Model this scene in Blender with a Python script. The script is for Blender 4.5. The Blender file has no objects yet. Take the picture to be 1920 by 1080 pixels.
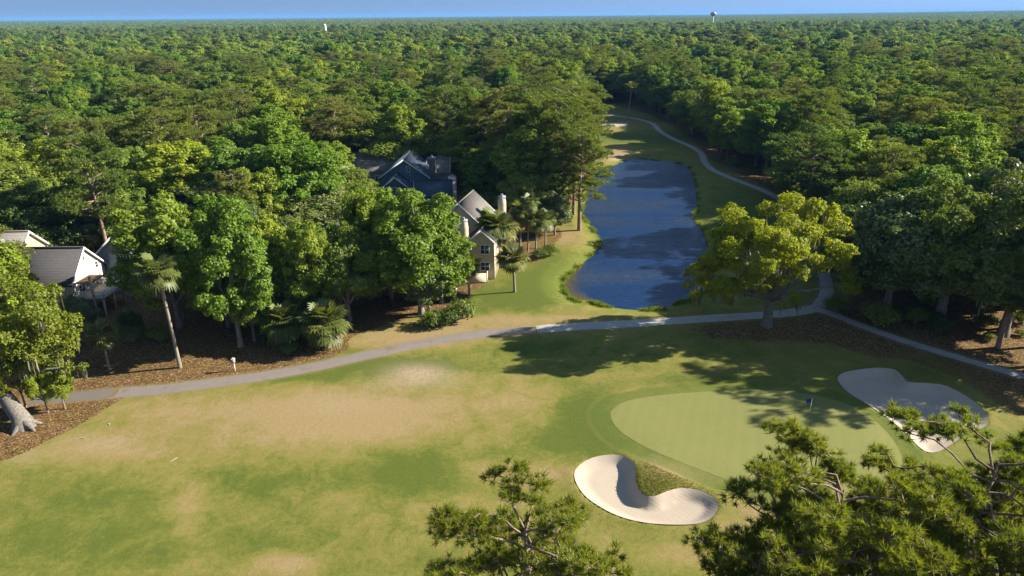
import bpy, math, random
import numpy as np
from mathutils import Vector, Matrix
from mathutils.geometry import delaunay_2d_cdt

S = bpy.context.scene
COL = S.collection

# ------------------------------------------------------------------ camera, sky, sun, exposure
F = 1279.0; PITCH = math.radians(21.8); ROLL = math.radians(0.48); CAMH = 42.0
fw = np.array([0, math.cos(PITCH), -math.sin(PITCH)]); r0 = np.array([1., 0, 0]); u0 = np.cross(r0, fw)
rt = r0*math.cos(ROLL) - u0*math.sin(ROLL); up = u0*math.cos(ROLL) + r0*math.sin(ROLL)
cam_d = bpy.data.cameras.new('camera'); cam = bpy.data.objects.new('camera', cam_d); COL.objects.link(cam)
cam_d.sensor_width = 36; cam_d.lens = 36*F/1920; cam_d.clip_start = 0.5; cam_d.clip_end = 60000
cam.matrix_world = Matrix(((rt[0], up[0], -fw[0], 0), (rt[1], up[1], -fw[1], 0), (rt[2], up[2], -fw[2], CAMH), (0, 0, 0, 1)))
S.camera = cam

SUN_EL = math.radians(27.5); SUN_AZ = math.radians(9.0)      # azimuth measured from +X towards +Y
SUNV = Vector((math.cos(SUN_EL)*math.cos(SUN_AZ), math.cos(SUN_EL)*math.sin(SUN_AZ), math.sin(SUN_EL)))
w = bpy.data.worlds.new('World'); S.world = w; w.use_nodes = True
wn = w.node_tree; wn.nodes.clear()
wo = wn.nodes.new('ShaderNodeOutputWorld'); wb = wn.nodes.new('ShaderNodeBackground'); ws = wn.nodes.new('ShaderNodeTexSky')
ws.sky_type = 'NISHITA'; ws.sun_disc = False; ws.sun_elevation = SUN_EL; ws.sun_rotation = math.pi/2 - SUN_AZ
ws.altitude = 100; ws.air_density = 1.1; ws.dust_density = 0.0; ws.ozone_density = 0.5
wtc = wn.nodes.new('ShaderNodeTexCoord'); wva = wn.nodes.new('ShaderNodeVectorMath'); wva.operation = 'ADD'; wva.inputs[1].default_value = (0, 0, .75)
wvn = wn.nodes.new('ShaderNodeVectorMath'); wvn.operation = 'NORMALIZE'
wn.links.new(wtc.outputs['Generated'], wva.inputs[0]); wn.links.new(wva.outputs[0], wvn.inputs[0]); wn.links.new(wvn.outputs[0], ws.inputs[0])
wb.inputs[1].default_value = 0.08
wn.links.new(ws.outputs[0], wb.inputs[0]); wn.links.new(wb.outputs[0], wo.inputs[0])
sd = bpy.data.lights.new('sun', 'SUN'); sun = bpy.data.objects.new('sun', sd); COL.objects.link(sun)
sd.energy = 5.0; sd.angle = math.radians(0.5); sd.color = (1.0, 0.93, 0.80)
sun.rotation_euler = SUNV.to_track_quat('Z', 'Y').to_euler(); sun.location = (0, 0, 300)
S.view_settings.view_transform = 'Standard'; S.view_settings.look = 'None'
S.view_settings.exposure = 1.62; S.view_settings.gamma = 1.0
S.cycles.max_bounces = 6; S.cycles.diffuse_bounces = 3; S.cycles.glossy_bounces = 2; S.cycles.transmission_bounces = 3
S.cycles.volume_bounces = 0; S.cycles.use_denoising = True

HAZE = 6e-5
# ------------------------------------------------------------------ pixels of the 1920x1080 photo <-> ground
def P(px, py, z=0.0):
    d = fw + rt*(px-960)/F - up*(py-540)/F
    t = (z-CAMH)/d[2]
    return np.array([d[0]*t, d[1]*t])
def PP(pts, z=0.0): return np.array([P(a, b, z) for a, b in pts])
def Q(xyz):
    v = np.asarray(xyz, float) - np.array([0, 0, CAMH])
    c = v@fw
    c = np.where(c < 1, 1, c)
    return np.stack([960 + F*(v@rt)/c, 540 - F*(v@up)/c], -1)

def smooth_closed(p, n=6):
    p = np.asarray(p); out = []
    for i in range(len(p)):
        a, b, c, d = p[i-1], p[i], p[(i+1) % len(p)], p[(i+2) % len(p)]
        for k in range(n):
            t = k/n
            out.append(.5*((2*b) + (c-a)*t + (2*a-5*b+4*c-d)*t*t + (3*b-a-3*c+d)*t**3))
    return np.array(out)
def smooth_open(p, n=10):
    p = np.asarray(p); p = np.vstack([2*p[0]-p[1], p, 2*p[-1]-p[-2]]); out = []
    for i in range(1, len(p)-2):
        a, b, c, d = p[i-1:i+3]
        for k in range(n):
            t = k/n
            out.append(.5*((2*b) + (c-a)*t + (2*a-5*b+4*c-d)*t*t + (3*b-a-3*c+d)*t**3))
    out.append(p[-2])
    return np.array(out)
def inside(pts, poly):
    x, y = pts[:, 0], pts[:, 1]; r = np.zeros(len(pts), bool); n = len(poly)
    for i in range(n):
        x1, y1 = poly[i]; x2, y2 = poly[(i+1) % n]
        if y1 == y2: continue
        c = ((y1 > y) != (y2 > y)) & (x < (x2-x1)*(y-y1)/(y2-y1) + x1)
        r ^= c
    return r
def sdf(pts, poly, pad=40):
    """signed distance, negative inside; far points keep +pad"""
    lo, hi = poly.min(0)-pad, poly.max(0)+pad
    out = np.full(len(pts), float(pad))
    m = np.all((pts > lo) & (pts < hi), 1)
    q = pts[m]
    if len(q) == 0: return out
    d = np.full(len(q), 1e9)
    for i in range(len(poly)):
        a = poly[i]; b = poly[(i+1) % len(poly)]; ab = b-a; L = ab@ab
        if L < 1e-9: continue
        t = np.clip(((q-a)@ab)/L, 0, 1)
        d = np.minimum(d, np.sum((q-a-t[:, None]*ab)**2, 1))
    d = np.sqrt(d); d[inside(q, poly)] *= -1
    out[m] = np.minimum(d, pad)
    return out
def sstep(a, b, x):
    t = np.clip((x-a)/(b-a), 0, 1); return t*t*(3-2*t)

LAKE = smooth_closed(PP([(1100, 372), (1092, 400), (1108, 424), (1125, 450), (1117, 470), (1097, 490), (1076, 510), (1058, 530), (1064, 552),
    (1084, 566), (1096, 562), (1122, 571), (1152, 577), (1190, 581), (1240, 580), (1270, 569), (1300, 560), (1328, 535), (1334, 490), (1318, 434),
    (1299, 406), (1309, 388), (1306, 355), (1300, 330), (1291, 314), (1268, 305), (1230, 301), (1195, 297), (1176, 300), (1160, 307), (1140, 314), (1116, 322), (1104, 345)], -0.7))
BUNK1 = smooth_closed(PP([(1148, 858), (1128, 859), (1110, 863), (1090, 873), (1077, 890), (1082, 913), (1100, 937), (1130, 958), (1160, 973), (1193, 983), (1233, 989),
    (1277, 990), (1310, 987), (1333, 977), (1346, 958), (1340, 943), (1320, 931), (1295, 925), (1273, 926), (1250, 933), (1228, 941), (1208, 939),
    (1197, 927), (1191, 910), (1191, 888), (1183, 872), (1166, 861)], -0.1))
BUNK2 = smooth_closed(PP([(1570, 716), (1580, 704), (1612, 698), (1647, 697), (1676, 702), (1690, 714), (1702, 724), (1736, 727), (1771, 731), (1813, 750), (1845, 775),
    (1850, 800), (1815, 815), (1785, 835), (1755, 852), (1728, 848), (1697, 818), (1677, 801), (1650, 781), (1617, 760), (1588, 741)], -0.1))
GREEN = smooth_closed(PP([(1144, 780), (1154, 766), (1182, 753), (1250, 743), (1330, 738), (1420, 736), (1500, 742), (1570, 757), (1620, 780), (1655, 808), (1680, 840), (1690, 875),
    (1660, 905), (1600, 925), (1520, 932), (1450, 928), (1390, 914), (1330, 893), (1270, 870), (1220, 848), (1180, 825), (1154, 803)]))
MAINPATH = smooth_open(PP([(60, 748), (140, 743), (210, 737), (300, 731), (400, 719), (500, 705), (600, 686), (700, 664), (800, 642), (900, 626), (1000, 618),
    (1100, 611), (1200, 605), (1300, 599), (1400, 593), (1480, 586), (1540, 575)]))
RPATH = smooth_open(PP([(1520, 577), (1556, 586), (1600, 604), (1660, 627), (1720, 648), (1790, 668), (1850, 685), (1920, 704), (2050, 735)]))
FPATH = smooth_open(PP([(1535, 574), (1550, 545), (1543, 505), (1528, 465), (1500, 415), (1468, 378), (1440, 362), (1400, 345), (1360, 329), (1336, 318), (1322, 304), (1314, 287), (1292, 273),
    (1262, 260), (1238, 246), (1222, 231), (1190, 222), (1140, 215), (1085, 206)]))
CLEAR = PP([(-500, 730), (0, 705), (150, 690), (330, 672), (480, 650), (640, 636), (750, 600), (860, 580), (890, 540), (930, 500), (985, 480), (1030, 432), (1065, 400), (1085, 370),
    (1105, 330), (1118, 290), (1105, 240), (1085, 212), (1080, 196), (1130, 192), (1200, 208), (1256, 232), (1300, 264), (1332, 299), (1398, 333), (1462, 365), (1505, 412), (1560, 480),
    (1585, 545), (1610, 580), (1640, 600), (1700, 622), (1800, 634), (1920, 655), (2300, 690), (2900, 1200), (1900, 1500), (0, 1500), (-1200, 1200)])
LITTER = PP([(-300, 905), (0, 866), (60, 842), (120, 812), (180, 778), (232, 746), (215, 727), (300, 722), (420, 710), (520, 693), (610, 673), (655, 655), (650, 640), (700, 610), (760, 580), (500, 520), (0, 560), (-600, 700)])
LITTER2 = PP([(1290, 616), (1330, 606), (1420, 600), (1500, 592), (1560, 572), (1620, 560), (1700, 600), (1800, 625), (1990, 650), (2200, 700), (2200, 830), (1990, 800), (1900, 775), (1850, 745), (1790, 712), (1700, 682), (1640, 676), (1560, 648), (1480, 640), (1400, 640), (1330, 634)])
HOUSEPAD = PP([(860, 545), (905, 545), (925, 520), (945, 500), (1010, 495), (1060, 440), (1050, 425), (960, 440), (860, 500)])

def polyline_dist(pts, line, pad=30):
    lo, hi = line.min(0)-pad, line.max(0)+pad
    out = np.full(len(pts), float(pad)); m = np.all((pts > lo) & (pts < hi), 1); q = pts[m]; d = np.full(len(q), 1e9)
    for a, b in zip(line[:-1], line[1:]):
        ab = b-a; L = ab@ab
        if L < 1e-9: continue
        t = np.clip(((q-a)@ab)/L, 0, 1); d = np.minimum(d, np.sum((q-a-t[:, None]*ab)**2, 1))
    out[m] = np.minimum(np.sqrt(d), pad); return out

def wav(p, f, s): return np.sin(p[:, 0]*f+s)*np.cos(p[:, 1]*f*1.13+s*1.7)
LIP1 = P(1225, 915); LIP2 = P(1720, 705)
def height(p, sand=False):
    """terrain height at (n,2) points; sand=True gives the sand surface inside the bunkers"""
    p = np.asarray(p, float).reshape(-1, 2)
    z = 0.10*wav(p, .09, 1.) + .05*wav(p, .21, 4.)
    dl = sdf(p, LAKE, 12)
    z = z*sstep(0, 6, dl)
    z = z - 0.7*(1-sstep(0, 4.5, dl)) - 2.0*sstep(0, -5, dl)
    dg = sdf(p, GREEN, 10)
    z = z + 0.35*(1-sstep(-3, 7, dg))
    for poly, lip, lh, lr in ((BUNK1, LIP1, .62, 3.0), (BUNK2, LIP2, .5, 5.)):
        db = sdf(p, poly, 8)
        r = np.hypot(p[:, 0]-lip[0], (p[:, 1]-lip[1])*.8)
        ridge = lh*np.exp(-(r/lr)**2)
        edge = .10*np.exp(-(np.maximum(db, 0)/1.2)**2)
        near = np.exp(-(r/(lr*1.5))**2)
        depth = .28+.22*near
        fl = -(depth)*sstep(0, -(1.7-1.0*near), db)
        lipz = ridge*.8 + edge
        zi = z + lipz*(1-sstep(0, -1.0, db)) - .08*sstep(0, -.25, db) + fl
        z = np.where(db < 0, zi if sand else zi-.35*sstep(-.05, -.7, db), z+lipz)
    far = np.hypot(p[:, 0], p[:, 1])
    z = z + 28*sstep(3000, 9000, far)*sstep(.25, .8, p[:, 0]/np.maximum(p[:, 1], 1))*(p[:, 1] > 0)
    return z
def hz(x, y): return float(height([[x, y]])[0])

# ------------------------------------------------------------------ node helpers
class NT:
    def __init__(s, name, rough=.9, spec=.15):
        s.m = bpy.data.materials.new(name); s.m.use_nodes = True; s.t = s.m.node_tree; s.t.nodes.clear()
        s.out = s.t.nodes.new('ShaderNodeOutputMaterial')
    def n(s, typ, **kw):
        nd = s.t.nodes.new('ShaderNode'+typ)
        for k, v in kw.items(): setattr(nd, k, v)
        return nd
    def put(s, sock, v):
        if hasattr(v, 'is_output') and v.is_output: s.t.links.new(v, sock)
        elif v is not None:
            if isinstance(v, (tuple, list)) and len(v) == 3 and sock.type == 'RGBA': v = (*v, 1)
            sock.default_value = v
    def pos(s): return s.n('NewGeometry').outputs['Position']
    def obj(s): return s.n('TexCoord').outputs['Object']
    def mapv(s, v, scale=(1, 1, 1), rot=(0, 0, 0)):
        m = s.n('Mapping'); s.put(m.inputs[0], v); m.inputs['Scale'].default_value = scale; m.inputs['Rotation'].default_value = rot; return m.outputs[0]
    def noise(s, v, sc, det=3, rough=.55, dist=0):
        m = s.n('TexNoise'); s.put(m.inputs['Vector'], v); m.inputs['Scale'].default_value = sc; m.inputs['Detail'].default_value = det
        m.inputs['Roughness'].default_value = rough; m.inputs['Distortion'].default_value = dist; return m.outputs[0]
    def voro(s, v, sc, out='Color', feat='F1'):
        m = s.n('TexVoronoi', feature=feat); s.put(m.inputs['Vector'], v); m.inputs['Scale'].default_value = sc; return m.outputs[out]
    def math(s, op, a, b=0.0, clamp=False):
        m = s.n('Math', operation=op, use_clamp=clamp); s.put(m.inputs[0], a); s.put(m.inputs[1], b); return m.outputs[0]
    def rng(s, v, a, b, c=0., d=1., smooth=True):
        m = s.n('MapRange', interpolation_type='SMOOTHSTEP' if smooth else 'LINEAR'); s.put(m.inputs[0], v)
        for i, q in enumerate((a, b, c, d)): m.inputs[i+1].default_value = q
        return m.outputs[0]
    def mix(s, f, a, b, blend='MIX'):
        m = s.n('Mix', data_type='RGBA', blend_type=blend); s.put(m.inputs[0], f); s.put(m.inputs[6], a); s.put(m.inputs[7], b); return m.outputs[2]
    def ramp(s, f, stops):
        m = s.n('ValToRGB'); s.put(m.inputs[0], f); e = m.color_ramp.elements
        while len(e) < len(stops): e.new(.5)
        for k, (p_, c) in enumerate(stops): e[k].position = p_; e[k].color = (*c, 1)
        return m.outputs[0]
    def attr(s, name, out='Fac'): return s.n('Attribute', attribute_name=name).outputs[out]
    def bump(s, h, strength=.5, dist=.05):
        m = s.n('Bump'); s.put(m.inputs['Height'], h); m.inputs['Strength'].default_value = strength; m.inputs['Distance'].default_value = dist; return m.outputs[0]
    def bsdf(s, color, rough=.9, spec=.2, normal=None, metal=0.):
        b = s.n('BsdfPrincipled'); s.put(b.inputs['Base Color'], color); s.put(b.inputs['Roughness'], rough)
        b.inputs['Specular IOR Level'].default_value = spec; b.inputs['Metallic'].default_value = metal
        if normal is not None: s.put(b.inputs['Normal'], normal)
        s.t.links.new(b.outputs[0], s.out.inputs[0]); return s.m

def leaf_mat(name, cols, trans=.42, gloss=.015, grough=.55, attr=None, vary=.6):
    t = NT(name)
    if attr: r = t.attr(attr)
    else: r = t.n('ObjectInfo').outputs['Random']
    c = t.ramp(r, [(i/max(1, len(cols)-1), k) for i, k in enumerate(cols)])
    isl = t.n('NewGeometry').outputs['Random Per Island']
    c = t.mix(vary, c, t.mix(1, c, t.ramp(isl, [(0, (.45, .5, .5)), (.4, (.9, .95, .9)), (.8, (1.25, 1.22, 1.0)), (1, (1.7, 1.55, 1.0))]), 'MULTIPLY'))
    big = t.noise(t.pos(), .35, 2)
    c = t.mix(t.rng(big, .35, .7, 0, .3), c, t.mix(1, c, (1.15, 1.1, .7), 'MULTIPLY'))
    d = t.n('BsdfDiffuse'); t.put(d.inputs[0], c)
    tr = t.n('BsdfTranslucent'); t.put(tr.inputs[0], t.mix(1, c, (1.15, 1.15, .6), 'MULTIPLY'))
    g = t.n('BsdfGlossy'); g.inputs['Roughness'].default_value = grough; g.inputs[0].default_value = (.9, .95, 1, 1)
    m1 = t.n('MixShader'); m1.inputs[0].default_value = trans; t.t.links.new(d.outputs[0], m1.inputs[1]); t.t.links.new(tr.outputs[0], m1.inputs[2])
    m2 = t.n('MixShader'); m2.inputs[0].default_value = gloss; t.t.links.new(m1.outputs[0], m2.inputs[1]); t.t.links.new(g.outputs[0], m2.inputs[2])
    t.t.links.new(m2.outputs[0], t.out.inputs[0])
    return t.m

M = {}
M['oak'] = leaf_mat('oak_leaves', [(0.1, 0.15, 0.018), (0.177, 0.219, 0.028), (0.112, 0.162, 0.024), (0.23, 0.261, 0.024), (0.154, 0.19, 0.057), (0.083, 0.131, 0.02), (0.207, 0.239, 0.03), (0.124, 0.178, 0.022)])
M['gum'] = leaf_mat('gum_leaves', [(0.129, 0.224, 0.018), (0.213, 0.289, 0.024), (0.096, 0.184, 0.02), (0.283, 0.328, 0.024), (0.161, 0.239, 0.038), (0.084, 0.164, 0.018), (0.244, 0.308, 0.024)], trans=.5)
M['pine'] = leaf_mat('pine_needles', [(0.107, 0.151, 0.022), (0.158, 0.186, 0.027), (0.091, 0.138, 0.022), (0.175, 0.183, 0.037), (0.123, 0.17, 0.022)], trans=.42)
M['magnolia'] = leaf_mat('magnolia_leaves', [(0.086, 0.13, 0.025), (0.118, 0.155, 0.035), (0.16, 0.179, 0.054)], trans=.28, gloss=.04, grough=.4)
M['bigoak'] = leaf_mat('yellow_oak_leaves', [(0.265, 0.293, 0.011), (0.27, 0.297, 0.012)], trans=.55)
M['leftoak'] = leaf_mat('left_oak_leaves', [(0.168, 0.2, 0.016), (0.173, 0.204, 0.018)], trans=.5)
M['fpine'] = leaf_mat('near_pine_needles', [(0.138, 0.176, 0.015), (0.176, 0.198, 0.018), (0.154, 0.174, 0.022)], trans=.48, gloss=.02)
M['palm'] = leaf_mat('palm_fronds', [(.125, .140, .028), (.100, .125, .026), (.155, .150, .032)], trans=.35, gloss=.03)
M['deadfrond'] = leaf_mat('dead_fronds', [(.30, .21, .11), (.25, .19, .12)], trans=.2, gloss=0.0)
M['moss'] = leaf_mat('spanish_moss', [(.17, .17, .12), (.19, .18, .13)], trans=.3, gloss=0)
M['shrub'] = leaf_mat('shrub_leaves', [(.06, .10, .016), (.115, .155, .016), (.16, .18, .016)], trans=.4, gloss=.02)
FARC = [(0.092, 0.144, 0.023), (0.149, 0.19, 0.032), (0.184, 0.241, 0.03), (0.098, 0.129, 0.03), (0.144, 0.213, 0.03), (0.167, 0.172, 0.041), (0.081, 0.121, 0.025), (0.218, 0.27, 0.032)]
M['far'] = leaf_mat('far_canopy', FARC, trans=.4, gloss=.0, attr='tone')

def bark(name, a, b, sc=2.):
    t = NT(name); v = t.mapv(t.obj(), (1, 1, .3)); n = t.noise(v, sc*3, 5, .65)
    return t.bsdf(t.ramp(n, [(.3, a), (.7, b)]), .95, .1, t.bump(n, .8, .08))
M['bark_oak'] = bark('oak_bark', (.10, .085, .065), (.26, .23, .19))
M['bark_pine'] = bark('pine_bark', (.13, .085, .06), (.30, .22, .17))
M['bark_palm'] = bark('palm_bark', (.13, .11, .09), (.30, .27, .22))
M['bark_pale'] = bark('pale_bark', (.08, .07, .058), (.22, .20, .17))
M['deadwood'] = bark('dead_wood', (.28, .26, .23), (.50, .47, .43))

# ------------------------------------------------------------------ mesh helpers
class MB:
    def __init__(s): s.v = []; s.f = {}; s.n = 0; s.at = []
    def add(s, v, f, mat=0, tone=None):
        v = np.asarray(v, np.float32).reshape(-1, 3); f = np.asarray(f, np.int32)
        s.v.append(v); s.f.setdefault((mat, f.shape[1]), []).append(f+s.n); s.n += len(v)
        s.at.append(np.full(len(v), .5 if tone is None else 0, np.float32) if np.isscalar(tone) or tone is None else np.asarray(tone, np.float32))
        if np.isscalar(tone): s.at[-1][:] = tone
    def mesh(s, name, mats, smooth=False, tone=False):
        me = bpy.data.meshes.new(name); V = np.vstack(s.v); me.vertices.add(len(V)); me.vertices.foreach_set('co', V.ravel())
        loops = []; starts = []; mi = []; c = 0
        for (m, k), fs in s.f.items():
            a = np.vstack(fs); loops.append(a.ravel()); starts.append(c+np.arange(len(a))*k); c += a.size; mi.append(np.full(len(a), m, np.int32))
        loops = np.concatenate(loops); starts = np.concatenate(starts).astype(np.int32); mi = np.concatenate(mi)
        me.loops.add(len(loops)); me.loops.foreach_set('vertex_index', loops.astype(np.int32))
        me.polygons.add(len(starts)); me.polygons.foreach_set('loop_start', starts); me.polygons.foreach_set('material_index', mi)
        if smooth: me.polygons.foreach_set('use_smooth', np.ones(len(starts), bool))
        for m in mats: me.materials.append(m)
        if tone:
            a = me.attributes.new('tone', 'FLOAT', 'POINT'); a.data.foreach_set('value', np.concatenate(s.at))
        me.update(); me.validate(); return me
    def box(s, c, d, mat=0, rz=0.):
        x, y, z = np.array(d)/2; v = np.array([(i, j, k) for i in (-x, x) for j in (-y, y) for k in (-z, z)], float)
        if rz: v[:, :2] = v[:, :2]@np.array([[math.cos(rz), math.sin(rz)], [-math.sin(rz), math.cos(rz)]])
        s.add(v+np.array(c), [(0, 1, 3, 2), (4, 6, 7, 5), (0, 4, 5, 1), (2, 3, 7, 6), (0, 2, 6, 4), (1, 5, 7, 3)], mat); return s
    def tube(s, pts, rad, sides=7, mat=0, cap=True):
        pts = np.asarray(pts, float); n = len(pts); rad = np.broadcast_to(np.asarray(rad, float), (n,))
        tg = np.gradient(pts, axis=0); tg /= np.linalg.norm(tg, axis=1)[:, None]+1e-9
        ref = np.array([1., 0, 0]) if abs(tg[0, 0]) < .8 else np.array([0, 1., 0])
        V = []; ang = np.arange(sides)*2*math.pi/sides
        for i in range(n):
            a = np.cross(tg[i], ref); a /= np.linalg.norm(a)+1e-9; b = np.cross(tg[i], a)
            V.append(pts[i]+rad[i]*(np.cos(ang)[:, None]*a+np.sin(ang)[:, None]*b))
        fs = [(i*sides+k, i*sides+(k+1) % sides, (i+1)*sides+(k+1) % sides, (i+1)*sides+k) for i in range(n-1) for k in range(sides)]
        s.add(np.vstack(V), fs, mat)
        if cap:
            s.add(V[-1], [tuple(range(sides))], mat); s.add(V[0], [tuple(range(sides))[::-1]], mat)
        return s

def unit(a): return a/(np.linalg.norm(a, axis=-1, keepdims=True)+1e-9)
def leaves(mb, c, n, L, W, rng, mat=0, tone=None):
    """one folded diamond leaf (or leaf spray) per centre"""
    N = len(c); n = unit(n); t = unit(np.cross(n, rng.normal(size=(N, 3)))); b = np.cross(n, t)
    L = (L*rng.uniform(.7, 1.3, N))[:, None]; W = (W*rng.uniform(.7, 1.3, N))[:, None]
    v = np.stack([c-t*L*.5, c+b*W*.5-n*W*.12, c+t*L*.5-n*L*.12, c-b*W*.5-n*W*.12], 1)
    mb.add(v.reshape(-1, 3), np.arange(4*N).reshape(N, 4), mat, None if tone is None else np.repeat(tone, 4))

def clump_leaves(mb, cen, rad, per, L, W, rng, crown_c, flat=.8, mat=0, low=.45, spread=.7, tone=None):
    """leaf shells around clump centres: cen (k,3), rad (k,)"""
    for c, r in zip(cen, rad):
        n = int(per*(r*r)); d = unit(rng.normal(size=(n, 3)))
        keep = (d[:, 2] > -.25) | (rng.random(n) < low); d = d[keep]; n = len(d)
        rr = r*(1-.55*rng.random(n)**2.2)*rng.uniform(.92, 1.12, n)
        rr = rr*(1+.16*np.sin(d[:, 0]*7+c[0])*np.cos(d[:, 1]*6+c[1]*2))
        p = c + d*rr[:, None]*np.array([1, 1, flat])
        nn = d*1.0 + unit(p-crown_c)*.5 + np.array([0, 0, .35]) + rng.normal(size=(n, 3))*spread
        leaves(mb, p, nn, L, W, rng, mat, tone)

def scatter_clumps(rng, k, R, Rz, zc, inner=.5, lowcut=-.45, cand=14):
    pts = []
    for i in range(k):
        best = None; bd = -1
        for _ in range(cand):
            d = rng.normal(size=3); d /= np.linalg.norm(d)
            if d[2] < lowcut: d[2] = -d[2]*.6
            q = rng.uniform(inner, 1.0)
            p = np.array([d[0]*R*q, d[1]*R*q, zc+d[2]*Rz*q])
            m = min([np.sum((p-o)**2) for o in pts], default=1e9)
            if m > bd: bd = m; best = p
        pts.append(best)
    return np.array(pts)

def limb_path(a, b, rng, n=5, sag=.12):
    a, b = np.asarray(a, float), np.asarray(b, float); t = np.linspace(0, 1, n)[:, None]
    p = a+(b-a)*t; L = np.linalg.norm(b-a)
    p[1:-1] += rng.normal(size=(n-2, 3))*L*sag*.4
    p[:, 2] += np.sin(t[:, 0]*math.pi)*L*sag*.7
    return p

def broadleaf(seed, H=15, R=6., zlow=.28, k=34, per=260, L=.42, W=.27, trunk_r=.35, species='oak', flat=.75, spread=.7, rc=(.26, .40), lean=(0, 0), limbs=9, moss=0, lowcut=-.45, shift=(0, 0), clumps=None):
    rng = np.random.default_rng(seed)
    zc = H*(zlow+1)/2; Rz = H*(1-zlow)/2
    if clumps is None:
        cen = scatter_clumps(rng, k, R*.86, Rz*.86, zc, lowcut=lowcut); rad = R*rng.uniform(rc[0], rc[1], k)
        cen[:, 0] += shift[0]*(cen[:, 2]/H); cen[:, 1] += shift[1]*(cen[:, 2]/H)
    else: cen, rad = clumps; cen = np.array(cen, float); rad = np.array(rad, float)
    mb = MB(); cc = np.array([shift[0]*.7, shift[1]*.7, zc-.2*Rz])
    clump_leaves(mb, cen, rad*.93, per, L, W, rng, cc, flat=flat, spread=spread)
    ns_ = len(cen)*4; pi_ = rng.integers(len(cen), size=ns_); sdir = unit(unit(cen[pi_]-cc)*.7+rng.normal(size=(ns_, 3))*.7+np.array([0, 0, .15]))
    clump_leaves(mb, cen[pi_]+sdir*(rad[pi_]*rng.uniform(.9, 1.18, ns_))[:, None]*np.array([1, 1, flat]), rad[pi_]*rng.uniform(.14, .34, ns_), per*1.1, L*.95, W*.95, rng, cc, flat=.8, low=.9, spread=1.0)
    crown = mb
    tb = MB(); fork = H*max(zlow, .2)*.95
    top = np.array([lean[0], lean[1], fork])
    tp = np.array([[0, 0, -.3], [lean[0]*.08, lean[1]*.08, fork*.3], [lean[0]*.5, lean[1]*.5, fork*.7], top])
    tb.tube(tp, [trunk_r*1.55, trunk_r*1.08, trunk_r*.95, trunk_r*.8], 9)
    order = rng.permutation(len(cen))[:limbs]
    for i in order:
        e = cen[i]; tb.tube(limb_path(top-np.array([0, 0, fork*.12*rng.random()]), e, rng), np.linspace(trunk_r*.55, .05, 5), 6)
    ms = None
    if moss:
        ms = MB()
        for _ in range(moss):
            i = rng.integers(len(cen)); d = unit(rng.normal(size=3)); d[2] = -abs(d[2])*.7
            p = cen[i]+d*rad[i]*.9
            for q in range(7):
                o = p+rng.normal(size=3)*.22; ln = rng.uniform(.6, 1.9); wd = rng.uniform(.05, .13); a = rng.uniform(0, 6.28); dx = np.array([math.cos(a), math.sin(a), 0])*wd
                m = o-np.array([0, 0, ln*.6])+rng.normal(size=3)*.05
                ms.add([o-dx*.6, o+dx*.6, m+dx, o-np.array([0, 0, ln]), m-dx], [(0, 1, 2, 3, 4)])
    return crown, tb, ms

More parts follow.
